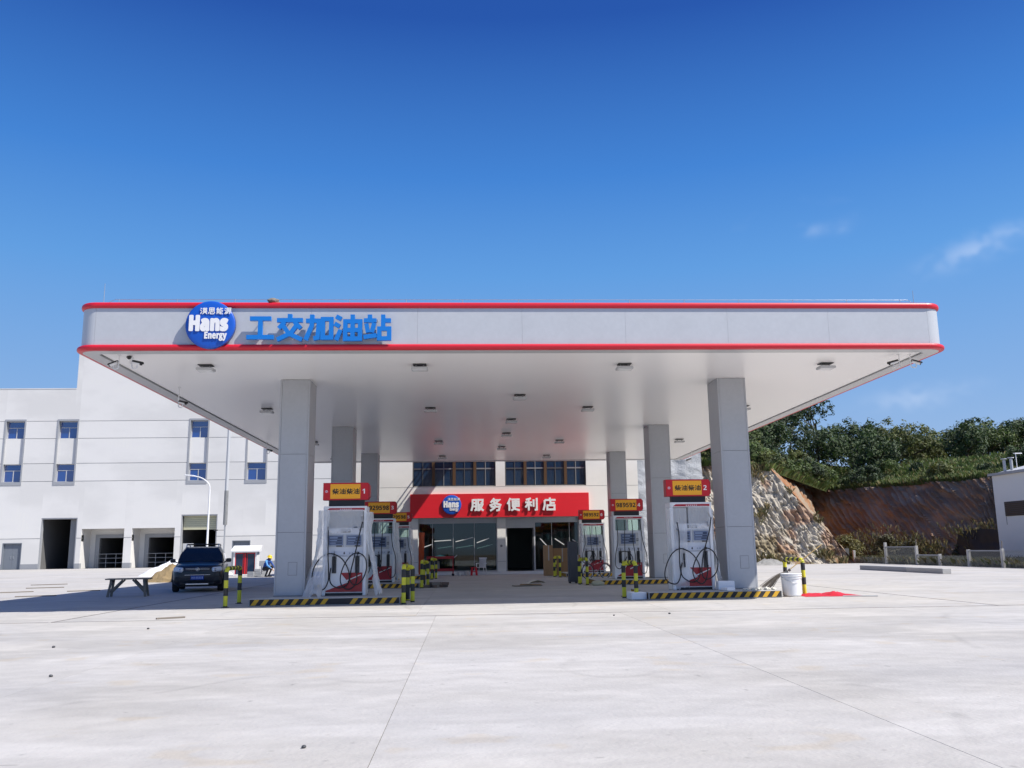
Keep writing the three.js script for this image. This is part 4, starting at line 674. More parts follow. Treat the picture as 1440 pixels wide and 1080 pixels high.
function bollard(label, legs, top, third) {   // legs [[x, z], [x, z]]
  const o = thing('guard_bollard', label, 'bollard', [legs[0][0], 0, legs[0][1]], 0, 'yellow and black guard bollards'), r = 0.058, [dx, dz] = [legs[1][0] - legs[0][0], legs[1][1] - legs[0][1]];
  const path = bendPipe([[0, 0, 0], [0, top, 0], [dx, top, dz], [dx, 0, dz]], 0, 0.17, 7);
  const paint = (pts, par) => {
    const T = pts.reduce((s, p, i) => (i ? s + p.distanceTo(pts[i - 1]) : 0), 0), n = Math.round(T / 0.2); let k = 0;
    for (let i = 0; i < n; i++) mesh(i % 2 ? 'yellow_band' : 'black_band', sweep(pts, i % 2 ? r : r + 0.0015, 12, i / n, (i + 1) / n), i % 2 ? M.yellow : M.bandBlack, par);
  };
  // yellow feet, black bands 0.2 m apart
  const T = path.reduce((s, p, i) => (i ? s + p.distanceTo(path[i - 1]) : 0), 0), stops = [0, 0.04]; let s = 0.30; stops.push(s); while (s + 0.2 < T - 0.32) { s += 0.2; stops.push(s); } stops.push(T - 0.04, T);
  for (let i = 0; i < stops.length - 1; i++) { const black = i % 2 === 0; mesh(black ? 'black_band' : 'yellow_band', sweep(path, black ? r + 0.0015 : r, 12, stops[i] / T, stops[i + 1] / T), black ? M.bandBlack : M.yellow, o); }
  if (third) { const [tx, tz] = third, p3 = bendPipe([[tx, 0, tz], [tx, top - 0.03, tz], [0 + dx / 2, top - 0.03, dz / 2]], 0, 0.1, 6), st = [0, 0.04, 0.3, 0.5, 0.7, 0.9, 9], T3 = p3.reduce((q, p, i) => (i ? q + p.distanceTo(p3[i - 1]) : 0), 0); for (let i = 0; i < st.length - 1; i++) mesh(i % 2 ? 'yellow_band' : 'black_band', sweep(p3, i % 2 ? r : r + 0.0015, 12, st[i] / T3, Math.min(1, st[i + 1] / T3)), i % 2 ? M.yellow : M.bandBlack, o); }
  mesh('foot_plate', [lathe([[0, 0], [0.1, 0], [0.1, 0.012], [0, 0.012]], 14), lathe([[0, 0], [0.1, 0], [0.1, 0.012], [0, 0.012]], 14).translate(dx, 0, dz)], M.bandBlack, o);
  return o;
}
['front', 'middle', 'rear'].forEach((r, k) => {
  const z = -k * SZ;
  bollard(`hooped yellow and black bollard outside the left end of the ${r} left island`, [[-6.29, -24.2 + z], [-6.38, -26.0 + z]], 1.0);
  bollard(`three legged yellow and black bollard at the inner end of the ${r} left island`, [[-1.66, -24.4 + z], [-1.66, -26.1 + z]], 0.99, [0.19, -0.85]);
  bollard(`three legged yellow and black bollard at the inner end of the ${r} right island`, [[4.68, -24.75 + z], [4.60, -26.2 + z]], 0.99, [-0.2, -0.8]);
  if (k < 2) bollard(`hooped yellow and black bollard outside the right end of the ${r} right island`, [[9.63, -25.4 + z], [9.68, -27.0 + z]], 0.99);
});

// ---------------------------------------------------------------- fuel dispensers
const signTex = {};
function topSignTex(kind, num) {
  return (signTex[kind + num] ||= canvasTex(512, 208, (c, w, h) => {
    c.fillStyle = '#c4101c'; c.fillRect(0, 0, w, h);
    c.fillStyle = '#fbb01e'; c.fillRect(78, 14, 342, h - 28);
    c.fillStyle = c.strokeStyle = '#241c14';
    if (kind === 'diesel') { strokeGlyph(c, 'chai', 100, 66, 76, 13.5); strokeGlyph(c, 'you', 180, 66, 74, 13.5); strokeGlyph(c, 'chai', 260, 66, 76, 13.5); strokeGlyph(c, 'you', 338, 66, 74, 13.5); c.fillRect(253, 62, 6, 14); c.fillRect(408, 60, 6, 14); }
    else { c.font = 'bold 104px sans-serif'; c.lineWidth = 3; c.save(); c.translate(88, 142); c.scale(0.90, 1); const t = kind; [0, 2, 4].forEach((q) => { c.fillText(t.slice(q, q + 2), q * 60, 0); c.strokeText(t.slice(q, q + 2), q * 60, 0); }); c.restore(); for (const x of [196, 302, 408]) c.fillRect(x, 56, 5, 14); }
    c.fillStyle = '#f4f0ee'; c.font = 'bold 84px sans-serif'; c.fillText(num, 438, 134);
    c.fillStyle = '#e9c9cf'; c.beginPath(); c.arc(34, 104, 16, 0, 7); c.fill(); c.fillStyle = '#8a2a6a'; c.fillRect(22, 98, 24, 5); c.fillRect(24, 108, 20, 4);
  }));
}
const stripTex = canvasTex(512, 48, (c, w, h) => { c.fillStyle = '#e6e4e2'; c.fillRect(0, 0, w, h); c.fillStyle = '#a81f2c'; c.beginPath(); c.moveTo(20, h); c.lineTo(60, 12); c.lineTo(w - 12, 12); c.lineTo(w - 12, h); c.fill(); c.fillStyle = '#e9d9d9'; for (let i = 0; i < 6; i++) c.fillRect(190 + i * 26, 24, 16, 12); });
const dispTex = canvasTex(256, 128, (c, w, h) => { c.fillStyle = '#6f7c96'; c.fillRect(0, 0, w, h); c.fillStyle = '#39445c'; c.fillRect(18, 16, w - 36, 30); c.fillRect(18, 54, w - 36, 26); c.fillRect(18, 88, w - 36, 22); c.fillStyle = '#8f9db8'; c.fillRect(26, 22, w - 120, 16); c.fillRect(26, 60, w - 130, 12); c.fillRect(26, 94, w - 150, 10); });
const plaqueTex = canvasTex(128, 40, (c, w, h) => { c.fillStyle = '#4c4f55'; c.fillRect(0, 0, w, h); c.fillStyle = '#c9ccd2'; for (let i = 0; i < 5; i++) c.fillRect(12 + i * 22, 12, 14, 16); });
const iconTex = canvasTex(512, 64, (c, w, h) => { c.fillStyle = '#c9cdd6'; c.fillRect(0, 0, w, h); c.fillStyle = '#23252c'; c.beginPath(); c.moveTo(250, 8); c.quadraticCurveTo(272, 36, 252, 50); c.quadraticCurveTo(228, 40, 250, 8); c.fill(); c.fillRect(428, 14, 38, 36); c.fillStyle = '#c9cdd6'; c.fillRect(436, 22, 8, 8); c.fillRect(450, 34, 8, 8); c.fillStyle = '#9aa1ae'; for (const x of [40, 76, 112, 330, 366]) { c.beginPath(); c.arc(x, 32, 12, 0, 7); c.fill(); } });
std('topStrip', { map: stripTex, roughness: 0.45 }); std('display', { map: dispTex, roughness: 0.2 }); std('plaque', { map: plaqueTex, roughness: 0.5 }); std('icons', { map: iconTex, roughness: 0.5 });
function face(w, h, x, y, z) { const g = new THREE.PlaneGeometry(w, h); g.translate(x, y, z); return g; }
function panelFace(name, mat, parent, w, h, x, y, z) { const g = bx(w, h, 0.008, 0, 0, 0), uv = g.attributes.uv; const base = new THREE.BoxGeometry(w, h, 0.008); base.translate(x, y, z); return mesh(name, base, mat, parent); }
function nozzle(parent, x, y, z, s = 1) {
  const n = mesh('nozzle', [rb(0.05 * s, 0.2 * s, 0.07 * s, 0.02, x, y, z), place(rb(0.035 * s, 0.24 * s, 0.035 * s, 0.012), x, y - 0.17 * s, z + 0.03 * s, -0.35), place(new THREE.CylinderGeometry(0.011 * s, 0.013 * s, 0.18 * s, 8), x, y + 0.16 * s, z - 0.02 * s, 0.4)], M.black, parent);
  mesh('nozzle_spout', place(new THREE.CylinderGeometry(0.012 * s, 0.012 * s, 0.1 * s, 8), x, y + 0.26 * s, z - 0.06 * s, 0.7), M.steel, n); return n;
}
const px2 = (cx, cy) => [(430 + cx / 5.683 - 484) / 49.8, (838 - (670 + cy / 5.683)) / 49.8];
function dispenser(kind, num, x, z, label, mirror) {
  const d = thing('fuel_dispenser', label, 'fuel pump', [x, 0.2, z], 0, 'fuel dispensers on the islands'), W = 1.2, D = 0.66, hf = D / 2, diesel = kind === 'diesel';
  mesh('plinth', span(-W / 2 + 0.04, W / 2 - 0.04, 0, 0.07, -hf + 0.03, hf - 0.03), M.black, d);
  const lower = mesh('lower_cabinet', rb(W - 0.16, 1.0, D - 0.06, 0.015, 0, 0.57, 0), M.pumpWhite, d);
  for (const s of [-1, 1]) mesh('side_post', rb(0.085, 2.4, D, 0.02, s * (W / 2 - 0.0425), 1.2, 0), M.pumpWhite, d);
  mesh('middle_cabinet', rb(W - 0.16, 0.78, D - 0.09, 0.015, 0, 1.38 + 0.085, 0), M.panelGrey, d);
  const head = mesh('header', rb(W + 0.01, 0.14, D + 0.02, 0.02, 0, 2.39, 0), M.pumpWhite, d);
  for (const s of [1, -1]) { const g = new THREE.BoxGeometry(W - 0.06, 0.085, 0.006); g.translate(0, 2.385, s * (hf + 0.0135)); mesh('header_strip', g, M.topStrip, head); }
  if (diesel) mesh('upper_panel', [span(-W / 2 + 0.1, W / 2 - 0.1, 1.86, 2.32, -0.12, 0.12)], M.midGrey, d);
  else { mesh('upper_pane', [span(-W / 2 + 0.09, W / 2 - 0.09, 1.87, 2.31, -0.006, 0.006)], M.pane, d); mesh('upper_frame', [span(-0.02, 0.02, 1.86, 2.32, -0.03, 0.03), span(-W / 2 + 0.085, W / 2 - 0.085, 1.845, 1.875, -0.12, 0.12)], M.pumpWhite, d); }
  const zf = hf - 0.045 + 0.005, zl = hf - 0.03 + 0.004;
  if (diesel) {
    for (const s of [-1, 1]) { const p = mesh('display', rb(0.47, 0.34, 0.03, 0.008, s * 0.255, 1.5, zf + 0.01), M.lightGrey, d); panelFace('screen', M.display, p, 0.42, 0.27, s * 0.255, 1.51, zf + 0.0285); mesh('keypad', rb(0.16, 0.035, 0.006, 0.003, s * 0.255 + 0.1, 1.352, zf + 0.028), M.darkGrey, p); }
    panelFace('name_plaque', M.plaque, d, 0.26, 0.08, 0.02, 1.77, zf + 0.004);
  } else {
    const p = mesh('display', rb(0.78, 0.5, 0.03, 0.008, 0, 1.53, zf + 0.01), M.lightGrey, d); panelFace('screen', M.display, p, 0.6, 0.4, -0.02, 1.55, zf + 0.0285); panelFace('card_reader', M.plaque, p, 0.09, 0.1, 0.345, 1.5, zf + 0.0285);
  }
  panelFace('icon_strip', M.icons, d, W - 0.2, 0.12, 0, 1.155, zf + 0.008);
  const rp = mesh('red_base_panel', [extrude(diesel ? [[-0.5, 0.1], [0.5, 0.1], [0.5, 0.62], [-0.1, 0.62], [0.12, 0.36], [-0.5, 0.14]] : [[-0.5, 0.1], [0.5, 0.1], [0.5, 0.62], [-0.02, 0.62], [-0.3, 0.22]], 0.012).translate(0, 0, zl)], M.pumpRed, d);
  mesh('white_swoosh', extrude([[0.02, 0.36], [0.46, 0.55], [0.46, 0.575], [0.02, 0.40]], 0.004).translate(0, 0, zl + 0.013), M.white, rp);
  const hol = diesel ? [-0.28, 0.36] : [-0.36, 0, 0.36];
  hol.forEach((hx, i) => { const b = mesh('holster', [rb(0.12, 0.46, 0.05, 0.015, hx, 0.84, zl + 0.02)], M.darkGrey, d); nozzle(d, hx, 0.92, zl + 0.085, 1); });
  const zh = hf + 0.12;
  if (diesel) {
    const L = [[180, 420], [183, 520], [186, 640], [190, 740], [188, 840], [150, 905], [90, 885], [65, 830], [78, 740], [130, 660], [205, 630], [285, 665], [335, 740], [352, 815], [335, 870], [285, 893], [235, 880], [205, 845], [200, 790], [206, 740]];
    const R = [[452, 385], [430, 480], [408, 580], [382, 690], [362, 775], [358, 830], [385, 868], [430, 862], [470, 810], [488, 730], [470, 660], [420, 628], [365, 645], [315, 715], [288, 800], [296, 870], [345, 905], [392, 880], [410, 830], [410, 760]];
    [[L, 0], [R, 0.05]].forEach(([q, dz], i) => { const pts = q.map(([a, b], k) => { const [X, Y] = px2(a, b); return [X + (mirror ? 0.02 * Math.sin(k * 1.7) : 0), Math.max(0.06, Y), zh + dz + 0.05 * Math.sin(k * 0.9 + i)]; }); mesh('hose', tube(pts, 0.017, 120, 8), M.rubber, d); });
    mesh('hose_swivel', [bar([0.46, 1.9, zh - 0.1], [0.43, 1.78, zh + 0.05], 0.022, 8), bar([-0.457, 1.76, zh - 0.16], [-0.457, 1.66, zh], 0.022, 8)], M.steel, d);
    const [ax, ay] = px2(452, 385); mesh('hose_boom', [bar([0.47, 2.2, hf], [ax, ay, zh + 0.05], 0.018, 8)], M.steel, d);
  } else {
    const rnd = mulberry(num * 17), hs = [-0.46, -0.16, 0.14, 0.46];
    hs.slice(0, 4).forEach((hx, i) => { const tx = hol[Math.min(2, i)] , o = (rnd() - 0.5) * 0.1, low = 0.42 + 0.25 * rnd(); const side = i === 3 ? 1 : i === 0 ? -1 : (rnd() - 0.5); const pts = i === 3 ? [[hx, 2.28, hf + 0.03], [hx + 0.02, 1.9, zh], [hx + 0.08, 1.4, zh + 0.02], [hx + 0.2, 0.9, zh + 0.02], [hx + 0.18, 0.3, zh + 0.05], [hx + 0.02, 0.2, zh + 0.1], [hx - 0.08, 0.4, zh + 0.08], [tx + 0.01, 0.8, zl + 0.13]] : [[hx, 2.28, hf + 0.03], [hx + o * 0.3, 1.9, zh], [hx + o, 1.4, zh + 0.04], [hx + side * 0.12, 0.9, zh + 0.06], [hx + side * 0.1 - 0.02, low, zh + 0.08], [(hx + tx) / 2, low - 0.1, zh + 0.08], [tx + 0.03, low + 0.12, zh + 0.04], [tx, 0.8, zl + 0.13]]; mesh('hose', tube(pts, 0.016, 70, 7), M.rubber, d); });
    if (mirror !== 2) mesh('hose', tube([[-0.3, 0.55, zh], [-0.42, 0.75, zh + 0.05], [-0.4, 0.98, zh + 0.05], [-0.2, 1.06, zh + 0.04], [0.02, 0.95, zh + 0.05], [0.1, 0.7, zh + 0.06], [-0.05, 0.5, zh + 0.05], [-0.22, 0.6, zh + 0.02], [-0.12, 0.85, zh - 0.03]], 0.016, 60, 7), M.rubber, d);
  }
  // illuminated style sign box on top (unlit)
  const sb = mesh('sign_box', [extrude([[-0.66, 2.64], [0.58, 2.64], [0.66, 2.72], [0.66, 3.05], [0.58, 3.13], [-0.66, 3.13]], 0.3).translate(0, 0, -0.15)], M.boxRed, d);
  const tx = topSignTex(kind, num), sm = std('topSign' + num, { map: tx, roughness: 0.4 });
  for (const s of [1, -1]) { const g = new THREE.PlaneGeometry(1.27, 0.475); if (s < 0) g.rotateY(Math.PI); g.translate(-0.015, 2.885, s * 0.156); mesh('sign_face', g, sm, sb); }
  mesh('sign_support', [span(-0.5, 0.5, 2.46, 2.64, -0.1, 0.1)], M.black, d);
  return d;
}
const PZ = -25.72, PXL = -3.38, PXR = 6.47;
[['diesel', '1', PXL, 0, 'left', 'front'], ['diesel', '2', PXR, 0, 'right', 'front'], ['929598', '3', PXL, 1, 'left', 'middle'], ['989592', '4', PXR, 1, 'right', 'middle'], ['929598', '5', PXL, 2, 'left', 'rear'], ['989592', '6', PXR, 2, 'right', 'rear']].forEach(([k, n, x, r, w, rr]) => dispenser(k, n, x, PZ - r * SZ, `white fuel dispenser numbered ${n} with red and yellow ${k === 'diesel' ? 'diesel' : 'petrol grade'} sign, ${rr} ${w} island`, x > 0 ? 1 : 0));

// ---------------------------------------------------------------- clear plastic film still hanging on the dispensers
function film(name, label, path, y0, y1, seed, amp, flare) {   // path [[x, z], ...] in plan, draped sheet
  const P = new THREE.CatmullRomCurve3(path.map(([x, z]) => V(x, 0, z)), false, 'catmullrom', 0.3);
  const g = sheet(64, 52, (u, v) => {
    const p = P.getPoint(u), t = P.getTangent(u), nx = t.z, nz = -t.x, edge = 0.25 * (fbm(u * 5, 1, 4, 0, seed) - 0.5), y = lerp(y0 + (v < 0.5 ? edge * (1 - 2 * v) * 1.4 : 0), y1, v);
    const f = (1 - v), w = 0.6 * (fbm(u * 7, v * 3.2, 5, 0, seed + 1) - 0.5) + 0.28 * (Math.abs(fbm(u * 14, v * 5, 4, 0, seed + 2) - 0.5)) + flare * f * f;
    return [p.x + nx * w * amp, Math.max(0.015, y), p.z + nz * w * amp];
  });
  const m = mesh(name, g, M.plastic); tag(m, label, 'plastic film', 'plastic film on the dispensers'); return m;
}
film('plastic_film', 'crumpled clear film sagging off the left side of the front left dispenser', [[PXL - 0.42, PZ + 0.44], [PXL - 0.56, PZ + 0.40], [PXL - 0.68, PZ + 0.3], [PXL - 0.72, PZ], [PXL - 0.68, PZ - 0.4]], 0.16, 2.55, 3, 0.46, 1.0);
film('plastic_film', 'clear film over the upper window of the front left dispenser', [[PXL - 0.56, PZ + 0.37], [PXL - 0.2, PZ + 0.385], [PXL + 0.2, PZ + 0.385], [PXL + 0.5, PZ + 0.37]], 1.98, 2.56, 13, 0.05, 0.02);
film('plastic_film', 'clear film hanging on the right side of the front left dispenser', [[PXL + 0.62, PZ + 0.36], [PXL + 0.68, PZ + 0.1], [PXL + 0.68, PZ - 0.2], [PXL + 0.62, PZ - 0.38]], 0.24, 2.5, 23, 0.36, -0.9);
film('plastic_film', 'clear film wrapped over the front of the front right dispenser', [[PXR - 0.66, PZ + 0.1], [PXR - 0.62, PZ + 0.36], [PXR - 0.4, PZ + 0.40], [PXR - 0.15, PZ + 0.40]], 0.22, 2.5, 33, 0.13, 0.35);
film('plastic_film', 'clear film over the upper window of the front right dispenser', [[PXR - 0.1, PZ + 0.37], [PXR + 0.2, PZ + 0.385], [PXR + 0.5, PZ + 0.37]], 1.9, 2.55, 43, 0.05, 0.02);
film('plastic_film', 'clear film hanging on the right side of the front right dispenser', [[PXR + 0.62, PZ + 0.34], [PXR + 0.67, PZ], [PXR + 0.62, PZ - 0.36]], 0.22, 2.45, 53, 0.34, -0.6);
film('plastic_film', 'clear film trailing from the right side of the middle left dispenser', [[PXL + 0.56, PZ - SZ + 0.38], [PXL + 0.68, PZ - SZ + 0.2], [PXL + 0.7, PZ - SZ - 0.3]], 0.3, 2.5, 63, 0.3, -0.8);
film('plastic_film', 'clear film on the right side of the middle right dispenser', [[PXR + 0.6, PZ - SZ + 0.36], [PXR + 0.66, PZ - SZ], [PXR + 0.64, PZ - SZ - 0.35]], 0.9, 2.5, 73, 0.22, -0.1);
film('plastic_film', 'clear film on the right side of the rear left dispenser', [[PXL + 0.58, PZ - 2 * SZ + 0.36], [PXL + 0.68, PZ - 2 * SZ], [PXL + 0.64, PZ - 2 * SZ - 0.35]], 0.6, 2.5, 83, 0.3, -0.4);
film('plastic_film', 'clear film bunched over the rear right dispenser', [[PXR - 0.62, PZ - 2 * SZ], [PXR - 0.6, PZ - 2 * SZ + 0.38], [PXR - 0.3, PZ - 2 * SZ + 0.4]], 1.7, 2.5, 93, 0.2, 0.1);
// ---------------------------------------------------------------- parked car
std('carPaint', { color: lin(0.004, 0.005, 0.011), roughness: 0.45, physical: true, clearcoat: 0.35, clearcoatRoughness: 0.08, metalness: 0 });
std('carGlass', { color: lin(0.008, 0.010, 0.014), roughness: 0.05, physical: true, ior: 1.5 });
std('chrome', { color: lin(0.6, 0.6, 0.62), roughness: 0.18, metalness: 0.9 });
std('lens', { color: lin(0.72, 0.75, 0.80), roughness: 0.1, physical: true, clearcoat: 1 });
std('tyre', { color: lin(0.02, 0.02, 0.021), roughness: 0.85 });
std('plate', { map: canvasTex(160, 50, (c, w, h) => { c.fillStyle = '#1d3f9c'; c.fillRect(0, 0, w, h); c.fillStyle = '#b9c4e6'; for (const [x, ww] of [[12, 18], [36, 14], [62, 12], [80, 14], [100, 12], [118, 14], [138, 10]]) { c.fillRect(x, 12, 4, 26); c.fillRect(x + ww - 5, 12, 4, 26); c.fillRect(x, x % 3 ? 12 : 22, ww, 4); } }), roughness: 0.5 });
{
  const c = thing('parked_car', 'dark blue sport utility car parked facing the viewer left of the station', 'car', [-10.35, 0, -36.1], 0.215);
  // loft: stations along z with half width, lower edge, shoulder, top
  const st = [[2.22, 0.60, 0.36, 0.62, 0.80], [2.17, 0.76, 0.27, 0.66, 0.90], [2.02, 0.86, 0.24, 0.72, 0.98], [1.7, 0.905, 0.24, 0.80, 1.03], [1.2, 0.915, 0.25, 0.88, 1.08], [0.85, 0.915, 0.25, 0.92, 1.11], [0, 0.915, 0.25, 0.95, 1.10], [-1.2, 0.915, 0.25, 0.96, 1.11], [-1.9, 0.90, 0.28, 0.97, 1.12], [-2.15, 0.84, 0.34, 0.95, 1.10], [-2.22, 0.70, 0.42, 0.9, 1.02]];
  const ring = (s) => { const [z, w, lo, sh, top] = s, half = [[0, lo], [w * 0.8, lo], [w * 0.95, lo + 0.06], [w * 0.99, lo + 0.2], [w, (lo + sh) / 2], [w * 0.995, sh - 0.05], [w * 0.97, sh + 0.03], [w * 0.90, lerp(sh, top, 0.7)], [w * 0.72, lerp(sh, top, 0.95)], [w * 0.35, top], [0, top + 0.006]]; return [...half.map(([x, y]) => [x, y, z]), ...half.slice(1, -1).reverse().map(([x, y]) => [-x, y, z])]; };
  const R = st.map(ring), N = R[0].length, pos = [], idx = [];
  R.forEach((r) => r.forEach((p) => pos.push(...p))); for (let i = 0; i < R.length - 1; i++) for (let k = 0; k < N; k++) { const a = i * N + k, b = i * N + (k + 1) % N; idx.push(a, b, a + N, b, b + N, a + N); }
  for (const [i, f] of [[0, 1], [R.length - 1, 0]]) { const q = pos.length / 3; pos.push(0, (st[i][2] + st[i][4]) / 2, st[i][0] + (f ? 0.03 : -0.03)); for (let k = 0; k < N; k++) { const a = i * N + k, b = i * N + (k + 1) % N; f ? idx.push(q, b, a) : idx.push(q, a, b); } }
  const bg = new THREE.BufferGeometry(); bg.setAttribute('position', new THREE.Float32BufferAttribute(pos, 3)); bg.setIndex(idx.map((v, i, a) => a[i - (i % 3) + [0, 2, 1][i % 3]])); bg.computeVertexNormals();
  const body = mesh('body', bg, M.carPaint, c);
  // cabin: base and roof outlines joined
  const base = [[0.83, 1.06, 0.95], [0.86, 1.06, 0.2], [0.86, 1.08, -1.2], [0.78, 1.08, -2.1]], mid = [[0.74, 1.42, 0.48], [0.77, 1.44, 0.0], [0.77, 1.44, -1.25], [0.69, 1.42, -1.98]], top = [[0.60, 1.62, 0.18], [0.64, 1.67, -0.25], [0.63, 1.67, -1.2], [0.57, 1.62, -1.85]];
  const cab = []; const loop = (q) => [...q.map(([x, y, z]) => V(x, y, z)), ...q.slice().reverse().map(([x, y, z]) => V(-x, y, z))];
  const lb = loop(base), lm = loop(mid), lt = loop(top), tri = []; const quad = (a, b, p, q) => tri.push(a, b, p, b, q, p);
  for (let k = 0; k < 8; k++) { const n = (k + 1) % 8; quad(lb[k], lb[n], lm[k], lm[n]); quad(lm[k], lm[n], lt[k], lt[n]); }
  for (let k = 0; k < 3; k++) quad(lt[k], lt[k + 1], lt[7 - k], lt[6 - k]);
  const cg = new THREE.BufferGeometry().setFromPoints(tri); cg.computeVertexNormals(); mesh('cabin', cg, M.carPaint, c);
  const pane = (pts, nrm, par, nm) => { const q = pts.map((p) => V(...p).addScaledVector(V(...nrm), 0.012)); const g = new THREE.BufferGeometry().setFromPoints([q[0], q[1], q[2], q[0], q[2], q[3]]); g.computeVertexNormals(); return mesh(nm, g, M.carGlass, par); };
  const ws = mesh('windscreen', (() => { const q = [[-0.79, 1.09, 0.93], [0.79, 1.09, 0.93], [0.70, 1.42, 0.495], [-0.70, 1.42, 0.495], [0.58, 1.60, 0.215], [-0.58, 1.60, 0.215]].map(([x, y, z]) => V(x, y + 0.012, z + 0.014)); const g = new THREE.BufferGeometry().setFromPoints([q[0], q[1], q[2], q[0], q[2], q[3], q[3], q[2], q[4], q[3], q[4], q[5]]); g.computeVertexNormals(); return g; })(), M.carGlass, c);
  mesh('wiper', [bar([0.1, 1.115, 0.945], [0.6, 1.13, 0.90], 0.008, 5), bar([-0.55, 1.115, 0.945], [0.0, 1.13, 0.90], 0.008, 5)], M.black, ws);
  for (const s of [-1, 1]) {
    for (const [z0, z1] of [[0.62, -0.32], [-0.40, -1.2], [-1.28, -1.8]]) { const at = (z, t) => { const w = lerp(0.862, 0.772, t) - (z > 0.2 ? 0.02 : z < -1.25 ? 0.03 : 0); return [s * w, lerp(1.10, 1.43, t), z - (z > 0.3 ? 0.32 * t : 0)]; }; pane([at(z0, 0.03), at(z1, 0.03), at(z1, 0.97), at(z0, 0.97)], [s, 0.25, 0], c, 'side_window'); }
    const hl = mesh('headlight', [place(rb(0.38, 0.19, 0.3, 0.07), s * 0.64, 0.81, 2.06, -0.15, s * 0.42, s * 0.14)], M.lens, c); mesh('lamp_bulb', place(new THREE.SphereGeometry(0.06, 12, 8), s * 0.60, 0.81, 2.20), M.chrome, hl);
    mesh('fog_lamp', place(rb(0.24, 0.07, 0.08, 0.03), s * 0.64, 0.50, 2.12, 0, s * 0.35), M.lens, c);
    const mi = mesh('wing_mirror', [place(rb(0.2, 0.15, 0.12, 0.05), s * 1.02, 1.14, 0.62), bar([s * 0.86, 1.07, 0.62], [s * 0.96, 1.11, 0.62], 0.025, 6)], M.carPaint, c);
    mesh('roof_rail', [sweep(bendPipe([[s * 0.6, 1.63, 0.05], [s * 0.6, 1.75, -0.15], [s * 0.6, 1.75, -1.5], [s * 0.58, 1.62, -1.75]], 0, 0.1), 0.022, 7)], M.steel, c);
    for (const z of [1.36, -1.34]) {
      const w = mesh('wheel', lathe([[0.22, -0.11], [0.33, -0.11], [0.355, -0.08], [0.36, 0], [0.355, 0.08], [0.33, 0.11], [0.22, 0.11]], 28).rotateZ(Math.PI / 2).translate(s * 0.80, 0.36, z), M.tyre, c);
      const sp = [lathe([[0.0, 0.05], [0.06, 0.06], [0.08, 0.03], [0.19, 0.03], [0.225, 0.09], [0.225, -0.1], [0, -0.1]].reverse(), 24)]; for (let k = 0; k < 5; k++) sp.push(place(rb(0.05, 0.03, 0.18, 0.01), Math.sin(k * 1.257) * 0.13, 0.05, Math.cos(k * 1.257) * 0.13, 0, k * 1.257, 0)); const g = merge(sp); g.rotateZ(-s * Math.PI / 2); g.translate(s * 0.80, 0.36, z); mesh('rim', g, M.steel, w);
      mesh('wheel_arch', place(new THREE.TorusGeometry(0.40, 0.035, 6, 20, Math.PI), s * 0.905, 0.37, z, 0, Math.PI / 2), M.black, c);
    }
  }
  const gr = mesh('grille', [rb(0.86, 0.13, 0.06, 0.02, 0, 0.82, 2.175)], M.black, c); for (const y of [0.785, 0.825, 0.865]) mesh('grille_bar', rb(0.84, 0.012, 0.02, 0.004, 0, y, 2.208), M.chrome, gr);
  mesh('emblem', [place(new THREE.TorusGeometry(0.06, 0.009, 6, 24), 0, 0.83, 2.225), sqbar([-0.03, 0.87, 2.225], [0, 0.79, 2.225], 0.012, 0.012), sqbar([0.03, 0.87, 2.225], [0.001, 0.79, 2.226], 0.012, 0.012)], M.chrome, gr);
  mesh('bumper', [rb(1.62, 0.2, 0.18, 0.06, 0, 0.47, 2.13), rb(1.2, 0.14, 0.1, 0.04, 0, 0.34, 2.16)], M.black, c);
  mesh('bumper_strip', [rb(0.9, 0.02, 0.02, 0.006, 0, 0.63, 2.235), rb(0.8, 0.05, 0.03, 0.01, 0, 0.30, 2.21)], M.chrome, c);
  mesh('number_plate', new THREE.BoxGeometry(0.46, 0.15, 0.012).translate(0, 0.53, 2.25), M.plate, c);
  mesh('roof_bar', [bar([-0.62, 1.76, -0.25], [0.62, 1.76, -0.25], 0.022, 7), bar([-0.62, 1.76, -1.2], [0.62, 1.76, -1.2], 0.022, 7)], M.black, c);
  mesh('underbody', span(-0.72, 0.72, 0.2, 0.42, -1.9, 1.9), M.black, c);
}
// ---------------------------------------------------------------- bench by the car
{
  const b = thing('wooden_bench', 'rough wooden trestle bench standing on the concrete left of the car', 'bench', [-11.45, 0, -31.5], 0.12);
  for (const z of [-0.12, 0.06, 0.24]) mesh('plank', rb(1.42, 0.04, 0.168, 0.006, 0.01 * z, 0.59 + 0.002 * z, z - 0.06), M.wood, b);
  for (const s of [-1, 1]) { for (const z of [-0.2, 0.2]) mesh('leg', sqbar([s * 0.60, 0, z * 1.15], [s * 0.52, 0.57, z * 0.8], 0.075, 0.05), M.wood, b); for (const z of [-0.165, 0.165]) mesh('brace', sqbar([s * 0.545, 0.16, z * 1.05], [s * 0.16, 0.56, z], 0.055, 0.035), M.wood, b); mesh('crosspiece', bx(0.07, 0.06, 0.36, s * 0.54, 0.53, 0), M.wood, b); }
}
